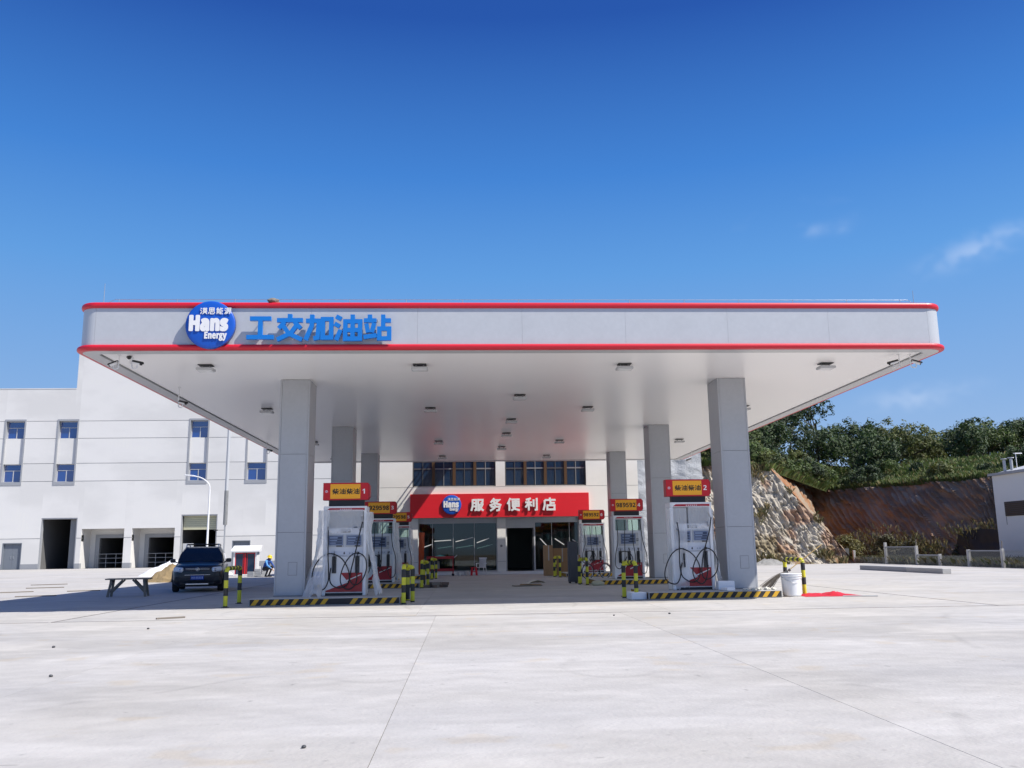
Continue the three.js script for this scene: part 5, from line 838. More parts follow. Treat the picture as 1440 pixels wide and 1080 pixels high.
// ---------------------------------------------------------------- lamp post, tall pole, kiosk, heaps
{
  const l = thing('street_lamp', 'slim white street lamp with one curved arm behind the car', 'lamp', [-17.5, 0, -62]);
  mesh('pole', [bar([0, 0, 0], [0, 5.7, 0], 0.085, 12, 0.055), lathe([[0, 0], [0.16, 0], [0.16, 0.03], [0.1, 0.25], [0, 0.25]], 14)], M.white, l);
  mesh('arm', sweep(bendPipe([[0, 5.5, 0], [0, 6.05, 0], [-0.5, 6.5, 0], [-1.15, 6.66, 0]], 0, 0.35, 8), 0.04, 8), M.white, l);
  mesh('lamp_head', place(rb(0.62, 0.09, 0.24, 0.035), -1.4, 6.68, 0, 0, 0, -0.1), M.white, l);
  const p = thing('tall_pole', 'tall grey steel pole beside the warehouse with a sleeved lower part', 'pole', [-18.47, 0, -70]);
  mesh('shaft', bar([0, 0, 0], [0, 13.6, 0], 0.06, 12, 0.05), M.galv, p); mesh('upper_tube', bar([0, 6.15, 0], [0, 13.4, 0], 0.135, 14, 0.11), M.lightGrey, p); mesh('sleeve', bar([0, 3.55, 0], [0, 6.17, 0], 0.155, 14), std('speckle', { color: lin(0.27, 0.275, 0.28), roughness: 0.9, map: again(stainT, 2), bumpMap: again(bumpT, 3), bumpScale: 0.03 }), p);
  const sp = mesh('speaker_pair', [rb(0.3, 0.09, 0.12, 0.03, -0.3, 0, 0)], M.black, p); sp.position.set(-0.35, 3.15, 0.1); mesh('bracket', bar([-0.2, 0, 0], [0.36, 0, -0.1], 0.018, 5), M.black, sp);
  const k = thing('red_kiosk', 'small white fire kiosk with glazed doors and a red centre strip', 'kiosk', [-13.72, 0, -57.2]);
  mesh('body', [span(-0.72, 0.72, 0.02, 0.1, -0.5, 0.2), span(-0.72, -0.62, 0.1, 1.5, -0.5, 0.2), span(0.62, 0.72, 0.1, 1.5, -0.5, 0.2), span(-0.62, 0.62, 0.1, 1.5, -0.5, -0.42), span(-0.62, 0.62, 1.42, 1.5, -0.42, 0.2)], M.white, k);
  mesh('roof', extrude([[-0.42, 1.5], [0.42, 1.46], [0.42, 1.55], [-0.42, 1.86], [-0.5, 1.86]], 1.74).rotateY(-Math.PI / 2).translate(0.87, 0.002, -0.1), M.white, k);
  for (const s of [-1, 1]) { const d = mesh('door', span(s < 0 ? -0.615 : 0.13, s < 0 ? -0.13 : 0.615, 0.11, 1.41, 0.12, 0.15), M.glassDark, k); mesh('red_edge', [span(s < 0 ? -0.13 : 0.105, s < 0 ? -0.105 : 0.13, 0.11, 1.41, 0.11, 0.17), span(s < 0 ? -0.615 : 0.575, s < 0 ? -0.575 : 0.615, 0.11, 1.41, 0.151, 0.165), span(s < 0 ? -0.57 : 0.135, s < 0 ? -0.135 : 0.57, 1.36, 1.41, 0.151, 0.165)], M.signRed, d); }
  mesh('centre_post', span(-0.104, 0.104, 0.11, 1.41, 0.1, 0.14), M.darkGrey, k); mesh('red_strip', span(-0.036, 0.036, 0.11, 1.41, 0.12, 0.19), M.signRed, k);
  const heap = (name, label, x, z, rx, rz, h, mat, seed) => { const g = sheet(96, 40, (u, v) => { const a = u * 2 * Math.PI, r = 1 - v, n = 0.8 + 0.45 * fbm(Math.cos(a) * 2 + 5, Math.sin(a) * 2 + v * 3, 4, 0, seed); return [Math.cos(a) * rx * r * n, h * (1 - Math.pow(1 - v, 1.5)) * (0.62 + 0.76 * fbm(Math.cos(a) * 3.5 * r + 9, Math.sin(a) * 3.5 * r, 5, 0, seed + 1)) - 0.02, Math.sin(a) * rz * r * n, u * 4, v * 2]; }); const m = mesh(name, g, mat); m.position.set(x, 0, z); tag(m, label, 'heap'); };
  std('sand', { color: lin(0.40, 0.29, 0.15), roughness: 1, map: dustT, bumpMap: again(bumpT, 2), bumpScale: 0.04 });
  heap('sand_heap', 'heap of tan building sand behind the car', -15.0, -47.3, 1.3, 0.9, 0.85, M.sand, 3);
  heap('lime_heap', 'white heap of lime behind the sand', -18.3, -60.5, 3.2, 1.6, 1.05, M.foam, 13);
  heap('rubble_heap', 'low heap of pale rubble at the foot of the rock cutting', 21.9, -64.2, 1.3, 0.6, 0.5, std('rubble', { color: lin(0.55, 0.54, 0.52), roughness: 1, map: again(stainT, 2), bumpMap: again(bumpT, 1.5), bumpScale: 0.12 }), 23);
}
// ---------------------------------------------------------------- crouching worker
{
  const seg = (p, a, b, ra, rb2) => { const ab = b.clone().sub(a), t = Math.max(0, Math.min(1, p.clone().sub(a).dot(ab) / ab.lengthSq())); return p.distanceTo(a.clone().addScaledVector(ab, t)) - lerp(ra, rb2, t); };
  const smin = (a, b, k) => { const h = Math.max(0, Math.min(1, 0.5 + 0.5 * (b - a) / k)); return lerp(b, a, h) - k * h * (1 - h); };
  function blob(bones, lo, hi, n, k) {
    const size = Math.max(hi[0] - lo[0], hi[1] - lo[1], hi[2] - lo[2]) / 2, cen = V((lo[0] + hi[0]) / 2, (lo[1] + hi[1]) / 2, (lo[2] + hi[2]) / 2), mc = new MarchingCubes(n, new THREE.MeshStandardMaterial(), false, false, 60000);
    mc.isolation = 0; const p = V(0, 0, 0);
    for (let z = 0; z < n; z++) for (let y = 0; y < n; y++) for (let x = 0; x < n; x++) { p.set((x - n / 2) / (n / 2), (y - n / 2) / (n / 2), (z - n / 2) / (n / 2)).multiplyScalar(size).add(cen); let d = 9; for (const b of bones) d = smin(d, seg(p, b[0], b[1], b[2], b[3]), k); mc.field[z * n * n + y * n + x] = -d; }
    mc.update(); const c = mc.count, pos = mc.positionArray.slice(0, c * 3), nor = mc.normalArray.slice(0, c * 3); for (let i = 0; i < c; i++) { pos[i * 3] = pos[i * 3] * size + cen.x; pos[i * 3 + 1] = pos[i * 3 + 1] * size + cen.y; pos[i * 3 + 2] = pos[i * 3 + 2] * size + cen.z; }
    const g = new THREE.BufferGeometry(); g.setAttribute('position', new THREE.BufferAttribute(pos, 3)); g.setAttribute('normal', new THREE.BufferAttribute(nor, 3)); return g;
  }
  const BLUE = [0.02, 0.07, 0.30], SKY = [0.10, 0.30, 0.62], DARK = [0.022, 0.022, 0.026], SKIN = [0.36, 0.20, 0.13], SHOE = [0.03, 0.028, 0.026];
  const B = [];
  const add = (a, b, ra, rc, col) => B.push([V(...a), V(...b), ra, rc, col]);
  for (const s of [-1, 1]) {
    add([-0.10, 0.46, s * 0.10], [0.30, 0.58, s * 0.15], 0.115, 0.075, DARK); add([0.30, 0.58, s * 0.15], [0.06, 0.10, s * 0.14], 0.07, 0.045, DARK); add([0.03, 0.045, s * 0.14], [0.23, 0.04, s * 0.16], 0.045, 0.04, SHOE);
    add([0.10, 0.90, s * 0.19], [0.26, 0.66, s * 0.24], 0.062, 0.05, s < 0 ? BLUE : SKY); add([0.26, 0.66, s * 0.24], [0.47, 0.50, s * 0.16], 0.048, 0.036, s < 0 ? BLUE : SKY); add([0.47, 0.50, s * 0.16], [0.54, 0.45, s * 0.14], 0.032, 0.03, SKIN);
  }
  add([-0.12, 0.50, 0], [0.0, 0.72, 0], 0.15, 0.155, BLUE); add([0.0, 0.72, 0], [0.10, 0.90, 0], 0.16, 0.15, BLUE); add([0.10, 0.92, -0.12], [0.10, 0.92, 0.12], 0.08, 0.08, SKY); add([0.10, 0.94, 0], [0.17, 1.04, 0], 0.06, 0.055, SKIN); add([0.19, 1.07, 0], [0.22, 1.13, 0], 0.085, 0.095, SKIN); add([0.27, 1.05, 0], [0.285, 1.03, 0], 0.05, 0.045, SKIN);
  const g0 = blob(B, [-0.5, -0.1, -0.6], [0.75, 1.32, 0.6], 84, 0.035), parts = [g0];
  for (const s of [-1, 1]) { const Hn = [], o = V(0.545, 0.445, s * 0.14); Hn.push([o, o.clone().add(V(0.05, -0.05, -s * 0.01)), 0.026, 0.028]); for (let f = 0; f < 4; f++) { const r = o.clone().add(V(0.06, -0.055, s * (0.03 - f * 0.02))), m = r.clone().add(V(0.03, -0.03, 0)), e = m.clone().add(V(0.0, -0.03 + 0.004 * Math.abs(f - 1.5), 0)); Hn.push([r, m, 0.009, 0.0085], [m, e, 0.0085, 0.0075]); } const th = o.clone().add(V(0.01, -0.02, -s * 0.03)); Hn.push([th, th.clone().add(V(0.04, -0.03, -s * 0.02)), 0.011, 0.009]); parts.push(blob(Hn, [0.48, 0.30, s * 0.14 - 0.1], [0.7, 0.5, s * 0.14 + 0.1], 56, 0.008)); }
  const nose = new THREE.ConeGeometry(0.018, 0.05, 8); nose.rotateZ(-2.0); nose.translate(0.325, 1.085, 0); const ears = [-1, 1].map((s) => new THREE.SphereGeometry(0.028, 10, 8).scale(0.6, 1, 0.4).translate(0.2, 1.08, s * 0.092)); const eyes = [-1, 1].map((s) => new THREE.SphereGeometry(0.012, 8, 6).translate(0.31, 1.105, s * 0.035));
  const colour = (g, fn) => { g = plain(g); const p = g.attributes.position, c = new Float32Array(p.count * 3), q = V(0, 0, 0); for (let i = 0; i < p.count; i++) { q.fromBufferAttribute(p, i); c.set(fn(q), i * 3); } g.setAttribute('color', new THREE.BufferAttribute(c, 3)); return g; };
  const near = (q) => { let m = 9, c = BLUE; for (const b of B) { const d = seg(q, b[0], b[1], b[2], b[3]); if (d < m) { m = d; c = b[4]; } } return c; };
  const all = [colour(parts[0], near), colour(parts[1], () => SKIN), colour(parts[2], () => SKIN), colour(nose, () => SKIN), ...ears.map((e) => colour(e, () => SKIN)), ...eyes.map((e) => colour(e, () => [0.03, 0.02, 0.02]))];
  const w = thing('person', 'crouching person in blue jacket, dark trousers and yellow helmet by the front column', 'person', [-11.72, 0, -54.0], -0.5);
  mesh('body', mergeGeometries(all), std('cloth', { color: 0xffffff, vertexColors: true, roughness: 0.85 }), w);
  const hel = lathe([[0.165, 0.0], [0.17, 0.012], [0.125, 0.02], [0.122, 0.06], [0.10, 0.11], [0.06, 0.14], [0, 0.15]], 24); hel.rotateZ(-0.35); hel.translate(0.205, 1.125, 0); mesh('helmet', hel, std('helmetYellow', { color: lin(0.75, 0.52, 0.02), roughness: 0.35, side: THREE.DoubleSide }), w);
  // stacked bricks beside the worker
  const rnd = mulberry(3); [0, 1, 2].forEach((i) => { const b = thing('block_stack', ['low', 'middle sized', 'tall'][i] + ' stack of dark blocks beside the crouching person', 'blocks', [-12.5 + 0.33 * i - 0.2, 0, -54.3 - 0.3 * i], 0.2 * i, 'block stacks by the worker'); for (let k = 0; k < 2 + i; k++) mesh('block', place(rb(0.38, 0.15, 0.2, 0.012), (rnd() - 0.5) * 0.05, 0.077 + k * 0.153, 0, 0, (rnd() - 0.5) * 0.2), M.plinth, b); });
}
// ---------------------------------------------------------------- clutter under the canopy
{
  // plastic chair
  const ch = thing('plastic_chair', 'white slatted plastic armchair in front of the store', 'chair', [0.88, 0, -51.0], -0.35);
  mesh('seat', rb(0.44, 0.03, 0.42, 0.012, 0, 0.42, 0), M.white, ch); for (let i = 0; i < 6; i++) mesh('back_slat', place(rb(0.05, 0.5, 0.018, 0.006), -0.175 + i * 0.07, 0.68, -0.245, -0.15), M.white, ch); mesh('top_rail', place(rb(0.46, 0.06, 0.025, 0.01), 0, 0.93, -0.285, -0.15), M.white, ch);
  for (const s of [-1, 1]) { for (const z of [-0.19, 0.19]) mesh('leg', sqbar([s * 0.24, 0, z * 1.25], [s * 0.2, 0.41, z], 0.035, 0.035), M.white, ch); mesh('armrest', rb(0.05, 0.025, 0.42, 0.01, s * 0.24, 0.64, -0.02), M.white, ch); mesh('arm_post', sqbar([s * 0.23, 0.42, 0.17], [s * 0.24, 0.63, 0.17], 0.035, 0.03), M.white, ch); }
  const rs = thing('red_stool', 'small red plastic stool next to the white chair', 'stool', [0.46, 0, -50.2], 0.2); mesh('seat', rb(0.3, 0.03, 0.3, 0.012, 0, 0.43, 0), M.signRed, rs); for (const a of [-1, 1]) for (const b of [-1, 1]) mesh('leg', sqbar([a * 0.15, 0, b * 0.15], [a * 0.11, 0.42, b * 0.11], 0.06, 0.03), M.signRed, rs); mesh('stretcher', [bx(0.24, 0.04, 0.02, 0, 0.2, 0.132), bx(0.24, 0.04, 0.02, 0, 0.2, -0.132)], M.signRed, rs);
  // red trolley
  const t = thing('tool_trolley', 'red wheeled tool trolley loaded with cloths at the store front', 'trolley', [-1.4, 0, -50.0], 0.05);
  for (const y of [0.28, 0.95]) mesh('tray', [rb(1.5, 0.04, 0.6, 0.01, 0, y, 0), span(-0.75, 0.75, y + 0.02, y + 0.12, 0.28, 0.3), span(-0.75, 0.75, y + 0.02, y + 0.12, -0.3, -0.28)], M.pumpRed, t);
  for (const s of [-1, 1]) for (const z of [-0.26, 0.26]) { mesh('upright', sqbar([s * 0.7, 0.12, z], [s * 0.7, 1.0, z], 0.04, 0.04), M.pumpRed, t); mesh('castor', place(new THREE.CylinderGeometry(0.07, 0.07, 0.04, 14), s * 0.7, 0.07, z, Math.PI / 2), M.rubber, t); }
  mesh('handle', sweep(bendPipe([[0.72, 0.95, 0.25], [0.92, 1.12, 0.25], [0.92, 1.12, -0.25], [0.72, 0.95, -0.25]], 0, 0.06), 0.016, 6), M.steel, t);
  const cl = mesh('folded_cloth', sheet(24, 14, (u, v) => [lerp(-0.6, 0.4, u), 0.12 * Math.sin(u * Math.PI) * Math.sin(v * Math.PI) + 0.08 * fbm(u * 6, v * 4, 3, 0, 5) * Math.sin(u * Math.PI) + 0.0, lerp(-0.25, 0.25, v)]), std('cloths', { color: lin(0.10, 0.42, 0.36), roughness: 0.95, side: THREE.DoubleSide })); cl.position.set(-1.3, 0.975, -50.0); tag(cl, 'pale green cloth heaped on the red trolley', 'cloth');
  const cab = mesh('machine_box', rb(0.62, 0.5, 0.45, 0.02), M.midGrey); cab.position.set(-1.75, 0.55, -50); tag(cab, 'grey machine box on the lower tray of the red trolley', 'box');
  [[0.05, -50.4, 0.13, 'nearest the red stool'], [-0.35, -50.1, 0.1, 'beside the trolley wheel'], [-1.55, -46.5, 0.14, 'behind the rear left island'], [-2.1, -45.9, 0.13, 'left of the other pail on the island side']].forEach(([x, z, r, wz]) => { const b = thing('paint_pail', 'white paint pail standing on the floor, ' + wz, 'pail', [x, 0, z], 0, 'white paint pails'); mesh('pail', lathe([[0, 0], [r * 0.85, 0], [r, r * 2.0], [r * 1.04, r * 2.05], [r * 0.95, r * 2.05], [r * 0.9, r * 1.9], [0, r * 1.9]], 18), M.white, b); mesh('rim', place(new THREE.TorusGeometry(r * 1.01, 0.008, 6, 20), 0, r * 2.0, 0, Math.PI / 2), M.lightGrey, b); });
  // cardboard boxes and grey cabinet on the right
  const carton = (label, x, z, w, h, d, a) => { const o = thing('cardboard_box', label, 'box', [x, 0, z], a, 'cardboard boxes on the right'); mesh('box', rb(w, h, d, 0.008, 0, h / 2, 0), M.cardboard, o); mesh('tape', [bx(0.06, h * 0.5, 0.004, 0, h * 0.75, d / 2 + 0.003)], M.lightGrey, o); mesh('flap_seam', bx(w * 0.98, 0.006, 0.003, 0, h * 0.52, d / 2 + 0.0025), M.wood, o); };
  carton('tall narrow cardboard box at the end of the rear right island', 4.36, -47.7, 0.44, 1.58, 0.6, 0.04); carton('wide cardboard box behind the rear bollard', 5.15, -48.1, 0.95, 1.42, 0.6, -0.03); carton('lower cardboard box leaning right of the others', 5.95, -48.2, 0.55, 1.05, 0.5, 0.1);
  const gc = thing('grey_cabinet', 'narrow slate grey cabinet beside the middle right bollard', 'cabinet', [4.38, 0, -36.9]); mesh('body', rb(0.36, 1.62, 0.5, 0.02, 0, 0.87, 0), std('slate', { color: lin(0.075, 0.08, 0.10), roughness: 0.7, map: dustT }), gc); mesh('door', rb(0.30, 1.45, 0.02, 0.006, 0, 0.87, 0.256), M.slate, gc); mesh('feet', [bx(0.06, 0.06, 0.06, -0.13, 0.03, 0.18), bx(0.06, 0.06, 0.06, 0.13, 0.03, 0.18), bx(0.06, 0.06, 0.06, -0.13, 0.03, -0.18), bx(0.06, 0.06, 0.06, 0.13, 0.03, -0.18)], M.black, gc);
  // boards lying in the middle
  [[2.35, -34.7, 1.1, 0.3, 'lower'], [2.5, -34.9, 0.8, -0.2, 'upper']].forEach(([x, z, l, a, wz], i) => { const b = mesh('loose_board', rb(l, 0.035, 0.42, 0.006), i ? M.cardboard : M.wood); b.position.set(x, 0.02 + i * 0.037, z); b.rotation.y = a; tag(b, wz + ' of two loose boards lying between the islands', 'board', 'loose boards'); });
  const cr = mesh('paper_sheet', sheet(20, 10, (u, v) => [lerp(-0.4, 0.4, u), 0.1 * Math.sin(u * 3.1) * smooth(0, 0.6, v) + 0.05 * fbm(u * 6, v * 4, 3, 0, 9) , lerp(-0.25, 0.25, v)]), std('paper', { color: lin(0.6, 0.58, 0.5), roughness: 0.9, side: THREE.DoubleSide })); cr.position.set(2.62, 0.076, -34.95); cr.rotation.y = 0.5; tag(cr, 'curled sheet of packing paper on the loose boards', 'paper');
  // brick rubble heap at the end of the middle left island
  const rnd = mulberry(77); for (let i = 0; i < 26; i++) { const x = -1.55 + rnd() * 0.85, z = -34.6 - rnd() * 0.7, lay = i < 14 ? 0 : 1; const b = mesh('loose_brick', rb(0.22, 0.1, 0.11, 0.01), std('brick' + (i % 3), { color: lin(...[[0.20, 0.14, 0.11], [0.26, 0.23, 0.2], [0.14, 0.12, 0.11]][i % 3]), roughness: 0.95, map: dustT })); b.position.set(x, 0.05 + lay * 0.1, z); b.rotation.y = rnd() * 3; tag(b, 'loose brick in the pile at the end of the middle left island', 'brick', 'loose bricks by the middle left island'); }
  const bag = (label, x, z, s, mat) => { const g = new THREE.IcosahedronGeometry(1, 4), p = g.attributes.position; for (let i = 0; i < p.count; i++) { const k = 0.85 + 0.35 * fbm(p.getX(i) * 2 + 4, p.getY(i) * 2 + p.getZ(i) * 1.7, 4, 0, 7); p.setXYZ(i, p.getX(i) * k * s * 1.5, Math.max(-0.6, p.getY(i)) * k * s * 0.7, p.getZ(i) * k * s); } g.computeVertexNormals(); const m = mesh('cement_bag', g, mat); m.position.set(x, 0.4 * s, z); tag(m, label, 'bag', 'crumpled bags'); };
  bag('crumpled grey bag on the floor by the middle left bollard', -1.95, -35.2, 0.22, M.lightGrey); bag('pale crumpled bag beside the middle right bollard', 5.0, -34.2, 0.17, std('sack', { color: lin(0.42, 0.41, 0.30), roughness: 0.95, map: dustT }));
  // orange-red packing sheet behind dispenser 5
  const tarp = mesh('orange_sheet', sheet(16, 30, (u, v) => [-2.45 + 0.28 * u + 0.1 * fbm(u * 3, v * 4, 3, 0, 5), 0.2 + 2.1 * v, -45.9 - 0.3 * fbm(u * 4, v * 3, 3, 0, 6)]), std('orangeSheet', { color: lin(0.55, 0.10, 0.03), roughness: 0.6, side: THREE.DoubleSide })); tag(tarp, 'orange sheet hanging behind the rear left dispenser', 'sheet');
}
// ---------------------------------------------------------------- bicycle
{
  const b = thing('bicycle', 'red bicycle with white forks parked in front of the rear right island', 'bicycle', [6.0, 0, -41.3], 0.55), R = 0.33, fr = std('bikeRed', { color: lin(0.30, 0.01, 0.03), roughness: 0.35 });
  for (const [x, n] of [[-0.52, 0], [0.52, 1]]) { const w = mesh('wheel', place(new THREE.TorusGeometry(R, 0.022, 8, 36), x, R + 0.022, 0), M.tyre, b); mesh('rim', place(new THREE.TorusGeometry(R - 0.028, 0.01, 6, 32), x, R + 0.022, 0), M.steel, w); const sp = []; for (let k = 0; k < 16; k++) { const a = k / 16 * 2 * Math.PI; sp.push(bar([x, R + 0.022, 0.02 * (k % 2 ? 1 : -1)], [x + Math.cos(a) * (R - 0.03), R + 0.022 + Math.sin(a) * (R - 0.03), 0], 0.0022, 3)); } mesh('spokes', sp, M.steel, w); mesh('mudguard', place(new THREE.TorusGeometry(R + 0.045, 0.016, 5, 20, 2.2), x, R + 0.022, 0, 0, 0, n ? 0.6 : 0.2), fr, w); }
  const bb = [-0.05, 0.32, 0], st = [-0.2, 0.72, 0], hd = [0.36, 0.74, 0];
  mesh('frame', [bar(bb, st, 0.018, 8), bar([-0.18, 0.68, 0], [0.37, 0.70, 0], 0.018, 8), bar(bb, [0.38, 0.62, 0], 0.02, 8), bar(bb, [-0.52, R + 0.02, 0.04], 0.012, 6), bar([-0.19, 0.66, 0], [-0.52, R + 0.02, 0.04], 0.011, 6), bar([0.34, 0.84, 0], [0.39, 0.6, 0], 0.022, 8)], fr, b);
  mesh('fork', [bar([0.39, 0.62, 0.04], [0.52, R + 0.02, 0.045], 0.014, 6), bar([0.39, 0.62, -0.04], [0.52, R + 0.02, -0.045], 0.014, 6), bar([0.39, 0.62, -0.05], [0.39, 0.62, 0.05], 0.02, 6)], M.white, b);
  mesh('saddle', [place(rb(0.26, 0.06, 0.16, 0.03), -0.22, 0.86, 0), bar([-0.2, 0.72, 0], [-0.22, 0.85, 0], 0.013, 6)], M.black, b);
  mesh('handlebar', [sweep(bendPipe([[0.24, 0.98, 0.3], [0.36, 1.0, 0.24], [0.33, 0.95, 0], [0.36, 1.0, -0.24], [0.24, 0.98, -0.3]], 0, 0.08), 0.012, 6), bar([0.34, 0.82, 0], [0.33, 0.96, 0], 0.014, 6)], M.steel, b);
  mesh('crank', [place(new THREE.TorusGeometry(0.09, 0.012, 5, 20), -0.05, 0.32, 0.04), sqbar([-0.05, 0.32, 0.06], [0.04, 0.18, 0.06], 0.02, 0.015), sqbar([-0.05, 0.32, -0.06], [-0.14, 0.46, -0.06], 0.02, 0.015), bx(0.09, 0.02, 0.08, 0.04, 0.18, 0.1), bx(0.09, 0.02, 0.08, -0.14, 0.46, -0.1)], M.steel, b);
  mesh('kickstand', bar([-0.3, 0.34, 0.05], [-0.38, 0.0, 0.2], 0.01, 5), M.steel, b); mesh('carrier', [bx(0.34, 0.015, 0.12, -0.55, 0.76, 0), bar([-0.66, 0.75, 0.05], [-0.53, 0.36, 0.05], 0.006, 4), bar([-0.66, 0.75, -0.05], [-0.53, 0.36, -0.05], 0.006, 4)], M.black, b);
}
// ---------------------------------------------------------------- things round the front right island
{
  const bk = thing('white_bucket', 'large white plastic bucket at the end of the front right island', 'bucket', [9.08, 0, -24.9]); mesh('bucket', lathe([[0, 0], [0.23, 0], [0.25, 0.05], [0.275, 0.6], [0.29, 0.6], [0.29, 0.63], [0.265, 0.63], [0.255, 0.58], [0.235, 0.06], [0, 0.05]], 32), M.white, bk); mesh('rim', [place(new THREE.TorusGeometry(0.285, 0.012, 6, 32), 0, 0.56, 0, Math.PI / 2), place(new THREE.TorusGeometry(0.282, 0.01, 6, 32), 0, 0.5, 0, Math.PI / 2)], M.white, bk); mesh('handle', tube([[-0.29, 0.55, 0], [-0.2, 0.45, 0.2], [0, 0.38, 0.28], [0.2, 0.45, 0.2], [0.29, 0.55, 0]], 0.006, 24, 5), M.steel, bk);
  const br = thing('twig_broom', 'bamboo twig broom lying head down over the bucket', 'broom', [8.45, 0.215, -25.35]); const rnd = mulberry(9), A = [0.92, 0.6, 0.08], C = [0.42, 0.33, 0.05];
  const tw = []; for (let k = 0; k < 60; k++) { const s = [lerp(0.34, 0.62, rnd()), 0, 0], t = rnd(); const p0 = [0.68 + 0.03 * (rnd() - 0.5), 0.46 + 0.05 * (rnd() - 0.5), 0.06 + 0.05 * (rnd() - 0.5)], p2 = [lerp(-0.12, 0.22, rnd()), lerp(0.0, 0.07, rnd()), 0.05 + 0.3 * (rnd() - 0.5)], p1 = [lerp(p0[0], p2[0], 0.5), lerp(p0[1], p2[1], 0.42) + 0.03, lerp(p0[2], p2[2], 0.4)]; tw.push(tube([p0, p1, p2], 0.005, 6, 3)); }
  mesh('twigs', tw, M.wood, br); mesh('handle', bar([0.6, 0.40, 0.06], [1.75, 1.2, 0.02], 0.014, 7), std('bamboo', { color: lin(0.42, 0.30, 0.12), roughness: 0.6 }), br); mesh('binding', [bar([0.60, 0.40, 0.06], [0.68, 0.456, 0.06], 0.045, 10), bar([0.72, 0.48, 0.06], [0.76, 0.51, 0.06], 0.04, 10)], M.darkGrey, br);
  const tp = mesh('red_tarpaulin', sheet(56, 30, (u, v) => { const x = lerp(9.32, 11.0, u), z = lerp(-25.7, -24.5, v) + 0.25 * (fbm(u * 4, v * 2, 3, 0, 8) - 0.5) * Math.sin(u * 3.1), e = Math.sin(Math.PI * Math.min(1, u * 1.02)) * Math.sin(Math.PI * v), ridge = Math.abs(fbm(u * 7, v * 5, 4, 0, 12) - 0.5); return [x + 0.06 * (fbm(u * 5, v * 5, 2, 0, 6) - 0.5), Math.max(0.006, e * (0.30 * smooth(0.5, 0.0, u) * 0.8 + 0.12 * Math.exp(-(((u - 0.62) / 0.18) ** 2)) + 0.7 * ridge * 0.5) * 0.62), z]; }), std('tarpRed', { color: lin(0.50, 0.012, 0.026), roughness: 0.55, side: THREE.DoubleSide })); tag(tp, 'crumpled red tarpaulin on the ground behind the front right bollard', 'tarpaulin');
  const rod = mesh('steel_rod', bar([-0.45, 0, 0], [0.45, 0, 0], 0.015, 7), M.galv); rod.position.set(10.75, 0.016, -24.3); rod.rotation.y = -0.25; tag(rod, 'short steel rod lying in front of the red tarpaulin', 'rod');
  const f1 = mesh('foam_block', rb(0.46, 0.24, 0.3, 0.015), M.foam); f1.position.set(7.26, 0.325, -25.1); tag(f1, 'white foam block on the front right island by the column', 'foam block', 'white foam blocks');
  const f2 = mesh('foam_block', rb(0.42, 0.19, 0.62, 0.015), M.foam); f2.position.set(4.9, 0.097, -25.02); f2.rotation.y = 0.05; f2.position.x = 4.71; f2.position.z = -24.9; tag(f2, 'white block standing on the ground between the inner bollard and the front right island', 'foam block', 'white foam blocks');
  const f3 = mesh('foam_offcut', rb(0.26, 0.08, 0.3, 0.012), M.foam); f3.position.set(7.2, 0.243, -24.62); f3.rotation.y = 0.3; tag(f3, 'flat white foam offcut at the front edge of the right island', 'foam offcut');
  const litter = mulberry(21); for (let i = 0; i < 5; i++) { const g = new THREE.IcosahedronGeometry(0.06 + 0.04 * litter(), 2), p = g.attributes.position; for (let k = 0; k < p.count; k++) { const q = 0.6 + 0.8 * vnoise(p.getX(k) * 30 + i * 9, p.getY(k) * 30 + p.getZ(k) * 22, 0, 2); p.setXYZ(k, p.getX(k) * q, p.getY(k) * q * 0.5, p.getZ(k) * q); } g.computeVertexNormals(); const m = mesh('crumpled_paper', g, M.paper); m.position.set(7.7 + i * 0.2, 0.225, -24.62 - 0.1 * litter()); tag(m, 'crumpled scrap on the lit end of the front right island', 'scrap', 'scraps on the front right island'); }
}
// ---------------------------------------------------------------- vegetation
std('leaf', { color: 0xffffff, vertexColors: true, roughness: 0.95, physical: true, transmission: 0.35, thickness: 0, side: THREE.DoubleSide });
std('bark', { color: lin(0.09, 0.07, 0.05), roughness: 1, map: dustT });
function leaves(rnd, n, pick, size, tint, out) {     // pick(rnd) -> {p, n, k}; out {pos, nor, col}
  const q = new THREE.Quaternion(), a = V(0, 0, 0), b = V(0, 0, 0), c = V(0, 0, 0);
  for (let i = 0; i < n; i++) {
    const s = pick(rnd), l = size * (0.6 + 0.8 * rnd()), w = l * (0.38 + 0.2 * rnd());
    c.copy(s.n).add(V(rnd() - 0.5, rnd() - 0.5, rnd() - 0.5).multiplyScalar(0.9)).normalize();
    a.set(rnd() - 0.5, rnd() - 0.5, rnd() - 0.5).cross(c).normalize(); b.copy(c).cross(a);
    const P = s.p, tip = P.clone().addScaledVector(a, l).addScaledVector(c, -l * 0.15), e = P.clone().addScaledVector(a, l * 0.45).addScaledVector(b, w / 2), f = P.clone().addScaledVector(a, l * 0.45).addScaledVector(b, -w / 2);
    const k = s.k * (0.8 + 0.4 * rnd()), col = [tint[0] * k * (0.9 + 0.3 * rnd()), tint[1] * k, tint[2] * k * (0.8 + 0.4 * rnd())];
    for (const v of [P, e, tip, P, tip, f]) { out.pos.push(v.x, v.y, v.z); out.nor.push(c.x, c.y, c.z); out.col.push(...col); }
  }
}
const leafGeo = (o) => { const g = new THREE.BufferGeometry(); g.setAttribute('position', new THREE.Float32BufferAttribute(o.pos, 3)); g.setAttribute('color', new THREE.Float32BufferAttribute(o.col, 3)); g.computeVertexNormals(); return g; };
const blank = () => ({ pos: [], nor: [], col: [] });
